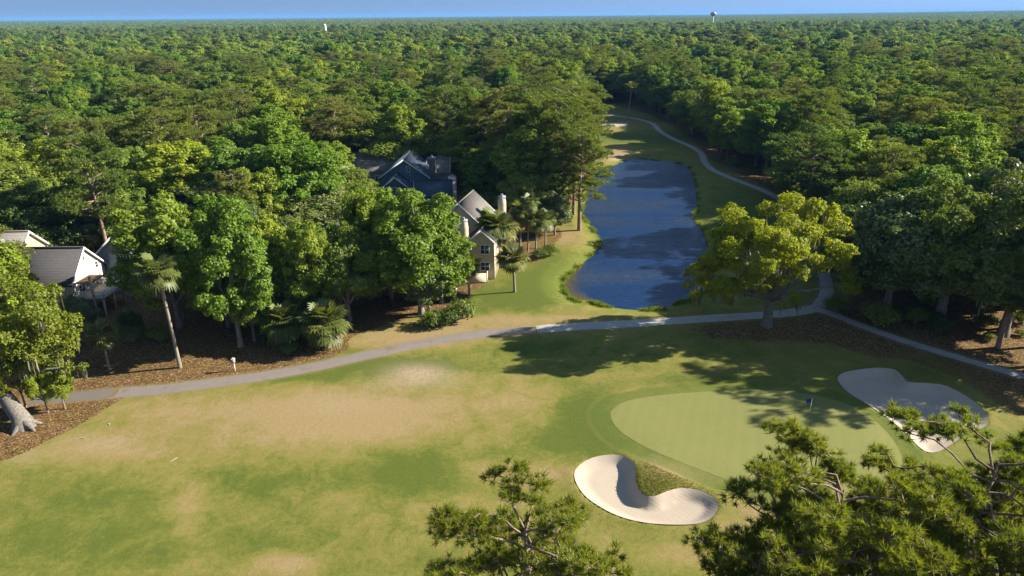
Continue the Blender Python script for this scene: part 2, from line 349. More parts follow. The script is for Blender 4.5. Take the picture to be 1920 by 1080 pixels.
def pine(seed, H=22, cr=4.2, zlow=.5, nbr=26, pads=3, tufts=9, need=9, nl=.42, nw=.07, trunk_r=.28, lean=(0, 0), sides=7, twig=False, wob=.35, pr=.85, topw=.22):
    """pads: flat clusters of needle tufts along every branch"""
    rng = np.random.default_rng(seed)
    cb, tb = MB(), MB()
    zs = np.linspace(0, 1, 8); tp = np.stack([lean[0]*zs**1.3+wob*np.sin(zs*5+seed)*zs, lean[1]*zs**1.3+wob*np.cos(zs*4+seed)*zs, -.3+zs*(H*.95+.3)], 1)
    tb.tube(tp, trunk_r*(1.25-1.1*zs), sides+2)
    tips = []; dirs_ = []
    for i in range(nbr):
        f = zlow+(1-zlow)*((i+rng.random())/nbr); base = np.array([np.interp(f, zs, tp[:, j]) for j in range(3)])
        prof = math.sin(min(1., (1-f)/(1-zlow)*(1.32-topw)+topw)*math.pi*.62)
        a = i*2.4+rng.normal()*.5; ln = cr*prof*rng.uniform(.55, 1.2)+.3
        end = base+np.array([math.cos(a)*ln, math.sin(a)*ln, ln*rng.uniform(.0, .5)])
        path = limb_path(base, end, rng, 6, .16); tb.tube(path, np.linspace(trunk_r*.34*(1.15-f)+.05, .025, 6), 5)
        npd = max(1, int(round(pads*ln/cr*rng.uniform(.8, 1.3))))
        for q in range(npd):
            s_ = 1.0 if q == 0 else rng.uniform(.4, .95); o = np.array([np.interp(s_, np.linspace(0, 1, 6), path[:, j]) for j in range(3)])
            R_ = pr*rng.uniform(.7, 1.25); pc = o+(rng.normal(size=3)*np.array([.5, .5, .2])*R_ if q else 0)+np.array([0, 0, .1])
            if q: tb.tube(limb_path(o, pc, rng, 4, .2), [.045, .035, .025, .015], 4, cap=False)
            nt = max(3, int(tufts*R_*R_/(pr*pr)*rng.uniform(.8, 1.2)))
            d = unit(rng.normal(size=(nt, 3))); d[:, 2] = np.abs(d[:, 2])*1.0-.25; rr = R_*rng.random(nt)**.4
            tq = pc+d*rr[:, None]*np.array([1, 1, .62])
            if twig:
                for k in range(nt): tb.tube(np.array([pc, tq[k]]), [.018, .010], 3, cap=False)
            tips.append(tq); dirs_.append(unit(d+np.array([0, 0, .55])))
    tp_, td = np.vstack(tips), np.vstack(dirs_)
    N = len(tp_); dirs = unit(td[:, None, :]*.7+rng.normal(size=(N, need, 3))*.62)
    ln = nl*rng.uniform(.65, 1.25, (N, need))[..., None]; o = tp_[:, None, :]+rng.normal(size=(N, need, 3))*.12*nl
    sd_ = unit(np.cross(dirs, rng.normal(size=dirs.shape)))*nw*.5
    e = o+dirs*ln
    if twig: v = np.stack([o-sd_, o+sd_, e], 2).reshape(-1, 3); cb.add(v, np.arange(len(v)).reshape(-1, 3))
    else: v = np.stack([o, e*.6+o*.4+sd_, e, e*.6+o*.4-sd_], 2).reshape(-1, 3); cb.add(v, np.arange(len(v)).reshape(-1, 4))
    return cb, tb, None

def palm(seed, H=8., R=1.7, nf=52, trunk_r=.2, dead=16, lean=(0, 0), nl=15):
    rng = np.random.default_rng(seed); cb, tb, db = MB(), MB(), MB()
    zs = np.linspace(0, 1, 7); tp = np.stack([lean[0]*zs**1.6, lean[1]*zs**1.6, -.2+zs*(H-R*.6)], 1)
    tb.tube(tp, trunk_r*np.array([1.35, 1.05, .95, .95, .95, 1., 1.25]), 8)
    top = tp[-1]
    def frond(mb, a, el, stalk, fan, droop):
        d = np.array([math.cos(a)*math.cos(el), math.sin(a)*math.cos(el), math.sin(el)]); hub = top+d*stalk
        side = np.array([-math.sin(a), math.cos(a), 0]); upv = np.cross(side, -d)
        mb.add([top-side*.03, top+side*.03, hub+side*.025, hub-side*.025], [(0, 1, 2, 3)])
        V = []
        for k in range(nl):
            th = (k/(nl-1)-.5)*math.radians(230); ld = d*math.cos(th)+side*math.sin(th); ln = fan*(1-.25*abs(th)/2)*rng.uniform(.9, 1.1)
            wv = np.cross(ld, upv)*.085*fan; mid = hub+ld*ln*.6+upv*.06; tip = hub+ld*ln+np.array([0, 0, -droop*ln*(.7+.5*rng.random())])
            V += [hub, mid+wv, tip, mid-wv]
        mb.add(np.array(V), np.arange(4*nl).reshape(nl, 4))
    for i in range(nf):
        el = math.asin(rng.uniform(-.8, .99)); frond(cb, i*2.4+rng.normal()*.2, el, R*rng.uniform(.45, .8), R*rng.uniform(.5, .7), .18+.25*(el < .1))
    for i in range(dead):
        frond(db, i*2.4+rng.normal()*.3, math.asin(rng.uniform(-.97, -.6)), R*rng.uniform(.4, .6), R*.5, .5)
    return cb, tb, db

def shrub(seed, R=1.2, H=1.4, per=420, L=.2, W=.13, k=12):
    rng = np.random.default_rng(seed); cen = scatter_clumps(rng, k, R*.75, H*.4, H*.5, .3, -.2); mb = MB()
    clump_leaves(mb, cen, np.full(k, min(R, H)*.38)*rng.uniform(.8, 1.2, k), per, L, W, rng, np.array([0, 0, H*.3]), low=.8)
    tb = MB()
    for i in range(6): tb.tube(limb_path((rng.normal()*.08, rng.normal()*.08, -.1), cen[i], rng, 4), [.05, .04, .03, .015], 5)
    return mb, tb, None

# ------------------------------------------------------------------ objects and tags
def tag(o, label=None, cat=None, group=None, kind=None):
    for k, v in (('label', label), ('category', cat), ('group', group), ('kind', kind)):
        if v: o[k] = v
    return o
def obj(name, me, parent=None, loc=None):
    o = bpy.data.objects.new(name, me); COL.objects.link(o)
    if parent is not None: o.parent = parent
    if loc is not None: o.location = loc
    return o
def empty(name, loc, rz=0., sc=1.):
    o = bpy.data.objects.new(name, None); COL.objects.link(o); o.location = loc; o.rotation_euler.z = rz; o.scale = (sc,)*3 if np.isscalar(sc) else sc
    o.empty_display_size = .2; return o

# ------------------------------------------------------------------ ground
def lines(lo, hi, fine, zones):
    """grid lines: zones of (start, end, step) then growing steps out to lo / hi"""
    a = []
    for s_, e_, st in zones: a += list(np.arange(s_, e_-1e-6, st))
    a.append(zones[-1][1]); st = zones[-1][2]
    while a[-1] < hi: st *= 1.13; a.append(a[-1]+st)
    b = [a[0]]; st = zones[0][2]
    while b[-1] > lo: st *= 1.13; b.append(b[-1]-st)
    return np.array(b[::-1][:-1]+a)
gx = lines(-14500, 14500, .5, [(-66, 4, .6), (4, 58, .36), (58, 72, .8)])
gy = lines(-200, 14500, .5, [(38, 46, .6), (46, 80, .36), (80, 116, .6), (116, 235, 1.2)])
GX, GY = np.meshgrid(gx, gy); pts = np.stack([GX.ravel(), GY.ravel()], 1)
GZ = height(pts)
nx, ny = len(gx), len(gy)
ii = (np.arange(ny-1)[:, None]*nx+np.arange(nx-1)[None, :]).ravel()
mb = MB(); mb.add(np.column_stack([pts, GZ]), np.stack([ii, ii+1, ii+nx+1, ii+nx], 1))

px = Q(np.column_stack([pts, np.zeros(len(pts))])); ok = pts[:, 1] > 15
def blobs(lst):
    a = np.zeros(len(pts))
    for x, y, rx, ry, v in lst: a += v*np.exp(-((px[:, 0]-x)/rx)**2-((px[:, 1]-y)/ry)**2)
    return np.where(ok, a, 0)
DRY = .40+blobs([(620, 765, 200, 45, .5), (480, 800, 240, 40, .35), (200, 838, 150, 35, .5), (700, 790, 150, 50, .5), (960, 745, 110, 30, .45), (300, 765, 150, 22, .4),
    (350, 960, 40, 70, .45), (540, 1055, 60, 22, .6), (1000, 890, 140, 25, .5), (900, 960, 120, 40, .35), (640, 950, 60, 30, .3), (1180, 710, 120, 14, .3), (880, 620, 200, 18, .6),
    (760, 640, 140, 14, .6), (960, 598, 120, 9, .7), (1250, 890, 40, 16, .5), (1330, 890, 60, 14, .4), (1400, 985, 60, 40, .35), (1250, 1040, 120, 30, .3), (1800, 655, 120, 25, .6), (1060, 445, 30, 14, .8), (1155, 285, 30, 12, 1.0), (1150, 235, 40, 8, .6),
    (780, 868, 85, 38, -.5), (480, 908, 120, 34, -.38), (90, 1010, 200, 60, -.3), (430, 1010, 200, 40, -.28), (1095, 780, 50, 55, -.7), (700, 684, 190, 14, -.8), (540, 708, 130, 9, -.6), (1040, 830, 60, 25, -.5),
    (1000, 650, 90, 20, -.5), (950, 560, 60, 20, -.7), (1040, 500, 50, 30, -.4), (1000, 540, 60, 30, -.6), (1390, 420, 90, 50, -.6), (1190, 262, 80, 10, -.7), (780, 905, 120, 25, -.4), (200, 930, 140, 30, -.2), (1300, 715, 150, 12, -.4), (1130, 830, 40, 30, -.4)])
BARE = blobs([(785, 700, 60, 17, 1.), (760, 720, 80, 14, .35), (1150, 295, 18, 6, 1.), (1225, 868, 22, 9, .5), (1370, 905, 60, 9, .25), (30, 850, 60, 20, .3), (640, 760, 90, 20, .25), (200, 832, 60, 14, .4)])
clear_d = sdf(pts, CLEAR, 25); lit = np.maximum(sstep(-1.5, 1.5, clear_d), 0)
lit = np.maximum(lit, sstep(1., -1., sdf(pts, LITTER, 20))); lit = np.maximum(lit, .85*sstep(2.5, -2.5, sdf(pts, LITTER2, 20))); lit = np.maximum(lit, .8*sstep(1., -1.5, sdf(pts, HOUSEPAD, 20)))
lit[pts[:, 1] < 20] = 1
pathd = np.minimum(polyline_dist(pts, MAINPATH), np.minimum(polyline_dist(pts, RPATH), polyline_dist(pts, FPATH)))

t = NT('ground_mat'); p0 = t.pos()
nb, nm, nf, ng = t.noise(p0, .06, 3), t.noise(p0, .33, 5, .7, .6), t.noise(p0, 1.7, 5, .72, .3), t.noise(p0, 9, 4, .75)
dry = t.math('ADD', t.attr('dry'), t.math('MULTIPLY', t.math('SUBTRACT', nm, .5), 1.5))
dry = t.math('ADD', dry, t.math('MULTIPLY', t.math('SUBTRACT', nf, .5), 1.0))
dry = t.math('ADD', dry, t.math('MULTIPLY', t.math('SUBTRACT', nb, .5), .7))
gcol = t.ramp(dry, [(.0, (.096, .115, .021)), (.25, (.134, .140, .028)), (.5, (.190, .168, .043)), (.75, (.240, .182, .068)), (1., (.285, .202, .100))])
gcol = t.mix(t.rng(nf, .3, .75, 0, .35), gcol, t.mix(1, gcol, (.72, .86, .6), 'MULTIPLY'))
gcol = t.mix(t.math('MULTIPLY', t.attr('bare'), t.rng(nf, .25, .6, .5, 1.), True), gcol, (.34, .25, .175))
gcol = t.mix(t.math('MULTIPLY', t.rng(ng, .3, .75, 0., 1.), .7), gcol, t.mix(1, gcol, (.55, .6, .5), 'MULTIPLY'))
# mown collar and fringe rings round the green
sg = t.attr('sdg'); sgn = t.math('ADD', sg, t.math('MULTIPLY', t.math('SUBTRACT', nf, .5), .25))
coll = t.math('MULTIPLY', t.rng(sgn, -.2, .1), t.rng(sgn, 2.2, 1.7))
gcol = t.mix(t.math('MULTIPLY', coll, .6), gcol, t.mix(nf, (.070, .100, .020), (.100, .122, .026)))
ring = t.math('MULTIPLY', t.rng(sgn, 2.0, 2.3), t.rng(sgn, 3.0, 2.5)); gcol = t.mix(t.math('MULTIPLY', ring, .22), gcol, (.165, .155, .045))
ring2 = t.math('MULTIPLY', t.rng(sgn, 3.4, 3.9), t.rng(sgn, 5.2, 4.4)); gcol = t.mix(t.math('MULTIPLY', ring2, .2), gcol, (.080, .105, .022))
# lush reeds along the water line
sl = t.math('ADD', t.attr('sdl'), t.math('MULTIPLY', t.math('SUBTRACT', nm, .5), 3.))
gcol = t.mix(t.math('MULTIPLY', t.rng(sl, 2.6, .6), .8), gcol, t.mix(nf, (.09, .125, .018), (.165, .18, .03)))
# leaf litter and pine straw
vc = t.n('SeparateColor'); t.t.links.new(t.voro(t.mapv(p0, (1, 1.5, 1)), 7.5), vc.inputs[0])
lcol = t.ramp(vc.outputs[0], [(0, (.035, .020, .012)), (.35, (.095, .050, .024)), (.62, (.155, .083, .036)), (.86, (.22, .130, .060)), (.96, (.33, .22, .12)), (1, (.45, .33, .22))])
lcol = t.mix(t.rng(nm, .3, .7), lcol, t.mix(1, lcol, (.75, .85, .55), 'MULTIPLY'))
lcol = t.mix(t.rng(nb, .5, .75, 0, .6), lcol, t.mix(nf, (.11, .085, .018), (.18, .12, .032)))
lf = t.math('ADD', t.attr('litter'), t.math('ADD', t.math('MULTIPLY', t.math('SUBTRACT', nf, .5), .9), t.math('MULTIPLY', t.math('SUBTRACT', nm, .5), .8)))
gcol = t.mix(t.rng(lf, .38, .62), gcol, lcol)
edge = t.math('MULTIPLY', t.rng(t.math('ADD', t.attr('pathd'), t.math('MULTIPLY', nf, .6)), 2.3, 1.5), .55)
gcol = t.mix(edge, gcol, (.20, .145, .085))
# sand and wet mud under the water
gcol = t.mix(t.rng(t.attr('sdl'), .2, -.3), gcol, (.07, .055, .03))
hgt = t.math('ADD', t.math('MULTIPLY', ng, .5), nf)
M['ground'] = t.bsdf(gcol, .95, .08, t.bump(hgt, .55, .10))
me = mb.mesh('ground', [M['ground']], smooth=True)
def vattr(me, n, a): me.attributes.new(n, 'FLOAT', 'POINT').data.foreach_set('value', np.asarray(a, np.float32))
vattr(me, 'dry', DRY); vattr(me, 'bare', np.clip(BARE, 0, 1)); vattr(me, 'litter', lit); vattr(me, 'sdg', sdf(pts, GREEN, 12)); vattr(me, 'sdl', sdf(pts, LAKE, 12)); vattr(me, 'pathd', pathd)
tag(obj('ground', me), 'golf course grass, leaf litter and woodland floor', None, None, 'structure')

def sheet(name, poly, mat, step, off, zfun, holes=None):
    """triangulated sheet filling a closed outline, draped at zfun + off"""
    lo, hi = poly.min(0), poly.max(0)
    X, Y = np.meshgrid(np.arange(lo[0], hi[0], step), np.arange(lo[1], hi[1], step)); g = np.stack([X.ravel(), Y.ravel()], 1)
    g = g+np.random.default_rng(3).uniform(-.15, .15, g.shape)*step
    g = g[sdf(g, poly, 5) < -step*.45]
    allp = np.vstack([poly, g]); n = len(poly)
    r = delaunay_2d_cdt([Vector(q) for q in allp], [], [list(range(n))], 1, 1e-5)
    v = np.array([tuple(q) for q in r[0]]); tri = np.array([f for f in r[2] if len(f) == 3])
    z = zfun(v)+off; m = MB(); m.add(np.column_stack([v, z]), tri); me = m.mesh(name, [mat], smooth=True)
    return obj(name, me), v

# putting green
t = NT('green_mat'); p0 = t.pos(); n1, n2, n3 = t.noise(p0, .25, 4, .6), t.noise(p0, 2.5, 4, .6), t.noise(p0, 14, 2, .7)
st = t.n('TexWave', wave_type='BANDS'); t.put(st.inputs[0], t.mapv(p0, (1, 1, 1), (0, 0, .35))); st.inputs['Scale'].default_value = .22; st.inputs['Distortion'].default_value = .6
c = t.mix(n1, (.150, .158, .046), (.190, .185, .062)); c = t.mix(t.rng(n2, .35, .7, 0, .35), c, (.215, .20, .070)); c = t.mix(t.rng(st.outputs[1], .3, .7, 0, .12), c, (.125, .15, .042))
c = t.mix(t.math('MULTIPLY', n3, .3), c, t.mix(1, c, (.6, .65, .5), 'MULTIPLY'))
M['green'] = t.bsdf(c, .9, .1, t.bump(t.math('ADD', n3, n2), .25, .03))
gp = smooth_closed(GREEN[::3], 4)
o, _ = sheet('putting_green', gp, M['green'], .6, .015, height); tag(o, 'smooth mown yellow green putting green', None, None, 'structure')
# sand bunkers
t = NT('sand_mat'); p0 = t.pos(); n1, n2 = t.noise(p0, .5, 4, .6), t.noise(p0, 9, 3, .7)
wv = t.n('TexWave', wave_type='BANDS', bands_direction='DIAGONAL'); t.put(wv.inputs[0], p0); wv.inputs['Scale'].default_value = 1.1; wv.inputs['Distortion'].default_value = 9.; wv.inputs['Detail'].default_value = 2; wv.inputs['Detail Scale'].default_value = .35
c = t.mix(n1, (.33, .275, .215), (.42, .355, .28)); c = t.mix(t.rng(wv.outputs[1], .2, .8, 0, .25), c, (.31, .25, .185)); c = t.mix(t.rng(n2, .4, .8, 0, .3), c, (.30, .24, .18))
M['sand'] = t.bsdf(c, .95, .05, t.bump(t.math('ADD', t.math('MULTIPLY', wv.outputs[1], .35), n2), .3, .03))
for poly, lab in ((BUNK1, 'kidney shaped pale sand bunker left of the putting green'), (BUNK2, 'long shaded sand bunker on the far right side of the green')):
    jit = smooth_closed(poly[::2], 4)
    o, _ = sheet('sand_bunker', jit, M['sand'], .3, .03, lambda q: height(q, True)); tag(o, lab, None, None, 'structure')
o, _ = sheet('sand_bunker', smooth_closed(PP([(1118, 235), (1140, 230.5), (1168, 230), (1178, 233), (1158, 237.5), (1132, 239)]), 4), M['sand'], 1.5, .04, lambda q: height(q)); tag(o, 'small far sand bunker on the fairway beyond the pond', None, None, 'structure')
# lake
t = NT('water_mat'); p0 = t.pos(); v = t.mapv(p0, (.55, 1.25, 1), (0, 0, .12))
wind = t.noise(t.mapv(p0, (.35, 1.2, 1), (0, 0, .1)), .07, 3, .55, .6)
h1 = t.noise(v, 1.7, 4, .7, .5); h2 = t.noise(v, .45, 2, .5, .3)
hh = t.math('ADD', t.math('MULTIPLY', h1, t.rng(wind, .35, .65, .55, 1.1)), t.math('MULTIPLY', h2, .6))
c = t.mix(t.rng(wind, .38, .64), (.005, .024, .080), (.022, .040, .086))
c = t.mix(t.rng(t.attr('shore'), 3.2, .2), c, (.075, .055, .030))
M['water'] = t.bsdf(c, .18, .5, t.bump(hh, .75, .55))
o, v = sheet('water', smooth_closed(LAKE[::2], 2), M['water'], 3.0, 0, lambda q: np.full(len(q), -.7)); tag(o, 'dark blue rippled pond', None, None, 'structure')
vattr(o.data, 'shore', np.where((lambda q: (q[:, 0] < P(1120, 540, -.7)[0]) & (q[:, 1] < P(1100, 490, -.7)[1]))(v), -sdf(v, LAKE, 12), 9.))

# paths: cross-sections with slightly ragged edges
def ribbon(name, line, wid, mat, lab, seed, off=.02):
    rng = np.random.default_rng(seed); d = np.gradient(line, axis=0); d = unit(d); nrm = np.stack([-d[:, 1], d[:, 0]], 1); V = []
    lat = np.array([-1, -.6, 0, .6, 1])
    for k, (c, n_) in enumerate(zip(line, nrm)):
        e = rng.normal(size=2)*.05; ww = wid*.5
        for j, q in enumerate(lat): V.append(c+n_*(q*ww+(e[0] if j == 0 else e[1] if j == 4 else 0)))
    V = np.array(V); z = height(V)+off+np.tile([-.015, .02, .03, .02, -.015], len(line)); m = MB(); L = len(lat)
    idx = np.array([(i*L+j, i*L+j+1, (i+1)*L+j+1, (i+1)*L+j) for i in range(len(line)-1) for j in range(L-1)])
    m.add(np.column_stack([V, z]), idx[:, ::-1]); o = obj(name, m.mesh(name, [mat], True)); return tag(o, lab, None, None, 'structure')
def pave(name, a, b, stain):
    t = NT(name); p0 = t.pos(); n1, n2, n3 = t.noise(p0, .7, 4, .65), t.noise(p0, 5, 4, .7), t.noise(p0, 24, 2, .7)
    c = t.mix(n1, a, b); c = t.mix(t.rng(n2, .5, .8, 0, .5), c, stain); c = t.mix(t.rng(t.math('ADD', t.noise(p0, .5, 3, .6), t.math('MULTIPLY', n2, .5)), .82, 1.0, 0, .55), c, (.14, .09, .05)); c = t.mix(t.math('MULTIPLY', n3, .35), c, t.mix(1, c, (.6, .6, .6), 'MULTIPLY'))
    return t.bsdf(c, .9, .15, t.bump(n3, .3, .02))
M['asphalt'] = pave('worn_asphalt', (.165, .137, .122), (.22, .19, .165), (.14, .11, .085))
M['asphalt_d'] = pave('dark_asphalt', (.12, .105, .095), (.17, .15, .13), (.13, .10, .07))
M['concrete'] = pave('pale_concrete', (.30, .285, .26), (.38, .36, .33), (.23, .20, .17))
def dense(line, st=.5):
    s_ = np.concatenate([[0], np.cumsum(np.linalg.norm(np.diff(line, axis=0), axis=1))]); q = np.arange(0, s_[-1], st)
    return np.stack([np.interp(q, s_, line[:, 0]), np.interp(q, s_, line[:, 1])], 1)
mp = dense(MAINPATH); jx = P(1005, 617)[0]; lx = P(213, 736)[0]
ribbon('cart_path', mp[mp[:, 0] < lx], 2.3, M['asphalt_d'], 'dark worn end of the cart path under the left oak', 1)
ribbon('cart_path', mp[(mp[:, 0] >= lx) & (mp[:, 0] < jx)], 2.35, M['asphalt'], 'grey asphalt cart path curving across the fairway edge', 2)
ribbon('cart_path', mp[mp[:, 0] >= jx], 2.4, M['concrete'], 'pale concrete cart path running below the pond', 3)
ribbon('cart_path', dense(RPATH), 1.8, M['concrete'], 'concrete path branch leading right past the far bunker', 4, .012)
ribbon('cart_path', dense(FPATH), 2.0, M['concrete'], 'concrete path along the right bank of the pond', 5, .016)

# ------------------------------------------------------------------ houses (each root holds its parts)
def plain(name, col, rough=.8, var=.12, sc=3., spec=.2):
    t = NT(name); n = t.noise(t.obj(), sc, 4, .6); n2 = t.noise(t.obj(), .4, 3)
    c = t.mix(t.rng(n, .3, .7, 0, 1), tuple(x*(1-var) for x in col), tuple(min(1, x*(1+var)) for x in col)); c = t.mix(t.rng(n2, .5, .8, 0, .25), c, tuple(x*.75 for x in col))
    return t.bsdf(c, rough, spec)
def siding(name, col):
    t = NT(name); p0 = t.obj(); n = t.noise(p0, 1.2, 4, .6); wv = t.n('TexWave', wave_type='BANDS', bands_direction='Z', wave_profile='SAW'); t.put(wv.inputs[0], p0); wv.inputs['Scale'].default_value = 1.6
    c = t.mix(t.rng(n, .3, .7), tuple(x*.86 for x in col), col)
    return t.bsdf(c, .75, .2, t.bump(wv.outputs[1], .5, .03))
def roofing(name, a, b):
    t = NT(name); p0 = t.obj(); br = t.n('TexBrick'); t.put(br.inputs[0], t.mapv(p0, (1, 1, 1), (0, 0, 0))); br.inputs['Scale'].default_value = 1.
    n1, n2 = t.noise(t.mapv(p0, (.6, .6, 4.)), 1.6, 4, .7), t.noise(p0, 5, 3, .7)
    c = t.mix(n1, a, b); c = t.mix(t.rng(n2, .45, .75, 0, .6), c, tuple(x*.55 for x in a))
    wv = t.n('TexWave', wave_type='BANDS', bands_direction='Z', wave_profile='SAW'); t.put(wv.inputs[0], p0); wv.inputs['Scale'].default_value = 1.0; wv.inputs['Distortion'].default_value = .6
    c = t.mix(t.rng(wv.outputs[1], .0, .35, .35, 0), c, tuple(x*.4 for x in a))
    return t.bsdf(c, .9, .15, t.bump(t.math('ADD', wv.outputs[1], n2), .5, .04))
M['cream'] = siding('cream_stucco', (.56, .47, .34)); M['tan'] = siding('tan_stucco', (.46, .37, .24)); M['white'] = plain('white_paint', (.66, .64, .60), .6, .06)
M['offwhite'] = siding('offwhite_siding', (.60, .55, .46)); M['bluegrey'] = siding('bluegrey_siding', (.20, .24, .30)); M['teal'] = siding('teal_siding', (.085, .15, .20))
M['roof_dark'] = roofing('charcoal_shingles', (.040, .038, .040), (.078, .073, .073)); M['roof_grey'] = roofing('grey_shingles', (.13, .12, .11), (.21, .19, .17)); M['roof_slate'] = roofing('slate_blue_roof', (.045, .068, .092), (.075, .10, .13))
M['roof_tan'] = roofing('tan_shingles', (.22, .165, .125), (.30, .235, .18)); M['wood'] = plain('weathered_wood', (.38, .33, .28), .9, .3); M['brown'] = plain('brown_timber', (.23, .14, .08), .8, .3)
t = NT('window_glass'); M['glass'] = t.bsdf((.02, .03, .04), .08, .6)
t = NT('dark_metal'); M['metal'] = t.bsdf((.25, .27, .30), .5, .4)

class B:
    """a block of a house; geometry is baked in the root's own space"""
    def __init__(s, root, c, rz): s.root = root; s.c = np.array([c[0], c[1], 0.]); s.R = np.array([[math.cos(rz), -math.sin(rz), 0], [math.sin(rz), math.cos(rz), 0], [0, 0, 1]])
    def fin(s, name, mb, mat, parent=None, smooth=False):
        for i, v in enumerate(mb.v): mb.v[i] = (v@s.R.T+s.c).astype(np.float32)
        return obj(name, mb.mesh(name, [mat], smooth), parent or s.root)
    def gable(s, L, W, eave, ridge, wall, roof, oh=.45, th=.2, trim='white', base=-.4):
        l, w_ = L/2, W/2; m = MB()
        v = [(-l, -w_, base), (l, -w_, base), (l, w_, base), (-l, w_, base), (-l, -w_, eave), (l, -w_, eave), (l, w_, eave), (-l, w_, eave), (-l, 0, ridge), (l, 0, ridge)]
        m.add(v, [(0, 1, 5, 4), (2, 3, 7, 6), (0, 3, 2, 1)]); m.add(v, [(1, 2, 6, 9, 5), (3, 0, 4, 8, 7)]); wl = s.fin('wall', m, M[wall])
        sl = (ridge-eave)/w_; m = MB()
        for sg in (-1, 1):
            y1 = sg*(w_+oh); z1 = eave-sl*oh; x = l+oh; a = .04
            v = [(-x, sg*.0, ridge+a), (x, 0, ridge+a), (x, y1, z1+a), (-x, y1, z1+a), (-x, 0, ridge+a+th), (x, 0, ridge+a+th), (x, y1, z1+a+th), (-x, y1, z1+a+th)]
            f = [(0, 1, 2, 3), (4, 7, 6, 5), (0, 4, 5, 1), (2, 6, 7, 3), (1, 5, 6, 2), (0, 3, 7, 4)]
            m.add(v, f if sg > 0 else [q[::-1] for q in f])
        rf = s.fin('roof', m, M[roof])
        for sx in (-1, 1):
            m = MB()
            for sg in (-1, 1):
                x = sx*(l+oh+.04); y1 = sg*(w_+oh); z1 = eave-sl*oh
                v = [(x-.035, 0, ridge-.08), (x+.035, 0, ridge-.08), (x+.035, y1, z1-.08), (x-.035, y1, z1-.08), (x-.035, 0, ridge+.27), (x+.035, 0, ridge+.27), (x+.035, y1, z1+.27), (x-.035, y1, z1+.27)]
                m.add(v, [(0, 1, 2, 3), (4, 7, 6, 5), (0, 4, 5, 1), (2, 6, 7, 3), (1, 5, 6, 2), (0, 3, 7, 4)])
            s.fin('rake_board', m, M[trim], rf)
        m = MB(); m.box((0, 0, ridge+th+.06), (L+2*oh, .34, .09)); s.fin('ridge_cap', m, M[roof], rf)
        s.l, s.w = l, w_; return wl, rf
    def window(s, face, u, z, ww, hh, nx=2, nz=2, trim='white'):
        ax = {'y-': (u, -s.w, 0), 'y+': (u, s.w, 0), 'x+': (s.l, u, 0), 'x-': (-s.l, u, 0)}[face]; n = {'y-': (0, -1), 'y+': (0, 1), 'x+': (1, 0), 'x-': (-1, 0)}[face]
        tx = (abs(n[1]), abs(n[0])); m = MB()
        def bar(du, dz, wu, wz, off, th): m.box((ax[0]+tx[0]*du+n[0]*off, ax[1]+tx[1]*du+n[1]*off, z+dz), (tx[0]*wu+abs(n[0])*th, tx[1]*wu+abs(n[1])*th, wz))
        b = .11
        bar(0, hh/2, ww+.2, b, .05, .1); bar(0, -hh/2, ww+.3, b*1.2, .065, .13); bar(-ww/2, 0, b, hh-b, .05, .1); bar(ww/2, 0, b, hh-b, .05, .1)
        for i in range(1, nx): bar(-ww/2+ww*i/nx, 0, .06, hh-b, .045, .05)
        for i in range(1, nz): bar(0, -hh/2+hh*i/nz, ww-b, .05, .042, .04)
        fr = s.fin('window', m, M[trim]); m = MB(); bar_m = m
        m.box((ax[0]+n[0]*.012, ax[1]+n[1]*.012, z), (tx[0]*(ww-.02)+abs(n[0])*.02, tx[1]*(ww-.02)+abs(n[1])*.02, hh-.02)); s.fin('pane', m, M['glass'], fr)
    def chimney(s, x, y, w_, d, z0, z1, mat, cap=True, taper=True):
        m = MB(); v = []
        for zz, k in ((z0, 1), (z1-1.1, 1), (z1-.35, .82 if taper else 1), (z1, .82 if taper else 1)): v += [(x-w_/2*k, y-d/2*k, zz), (x+w_/2*k, y-d/2*k, zz), (x+w_/2*k, y+d/2*k, zz), (x-w_/2*k, y+d/2*k, zz)]
        m.add(v, [(4*i+k, 4*i+(k+1) % 4, 4*i+4+(k+1) % 4, 4*i+4+k) for i in range(3) for k in range(4)]+[(12, 13, 14, 15)]); c = s.fin('chimney', m, M[mat])
        m = MB(); m.box((x, y, z1+.09), (w_*.92, d*.92, .16)); m.tube([(x, y, z1+.17), (x, y, z1+.6)], .22, 8); s.fin('chimney_cap', m, M['metal'], c)
    def box(s, name, c, d, mat, parent=None): m = MB(); m.box(c, d); return s.fin(name, m, M[mat], parent)

def house(name, label, c, group='houses among the trees'):
    r = empty(name, (c[0], c[1], 0)); return tag(r, label, 'house', group)

# grey-roofed house at the left edge
r = house('house', 'white gabled house with charcoal shingle roof and raised deck at left', (-72.2, 99))
b = B(r, (0, 0), 0); b.gable(13.2, 9, 5.4, 9.5, 'offwhite', 'roof_dark', oh=.4)
b.window('x+', -.2, 8.0, .45, .8, 1, 1); b.window('y-', 3.0, 3.6, 1.4, 1.6); b.window('y-', -1.5, 3.6, 1.4, 1.6); b.window('x+', -2.2, 3.9, 1.6, 1.5); b.window('x+', 2.5, 6.0, .8, 1.0, 1, 2)
b.chimney(-5.1, -1.6, 2.2, 1.7, 5, 11.2, 'roof_grey', taper=False); b.chimney(-2.2, -4.2, 1.1, .9, 0, 7.6, 'cream')
b.box('deck', (8.7, -1.2, 2.9), (4.2, 6.0, .22), 'wood')
for x_, y_ in ((7.2, -4.0), (10.6, -4.0), (10.6, 1.6), (7.2, 1.6), (10.6, -1.2)): b.box('deck_post', (x_, y_, 1.2), (.24, .24, 3.2), 'wood')
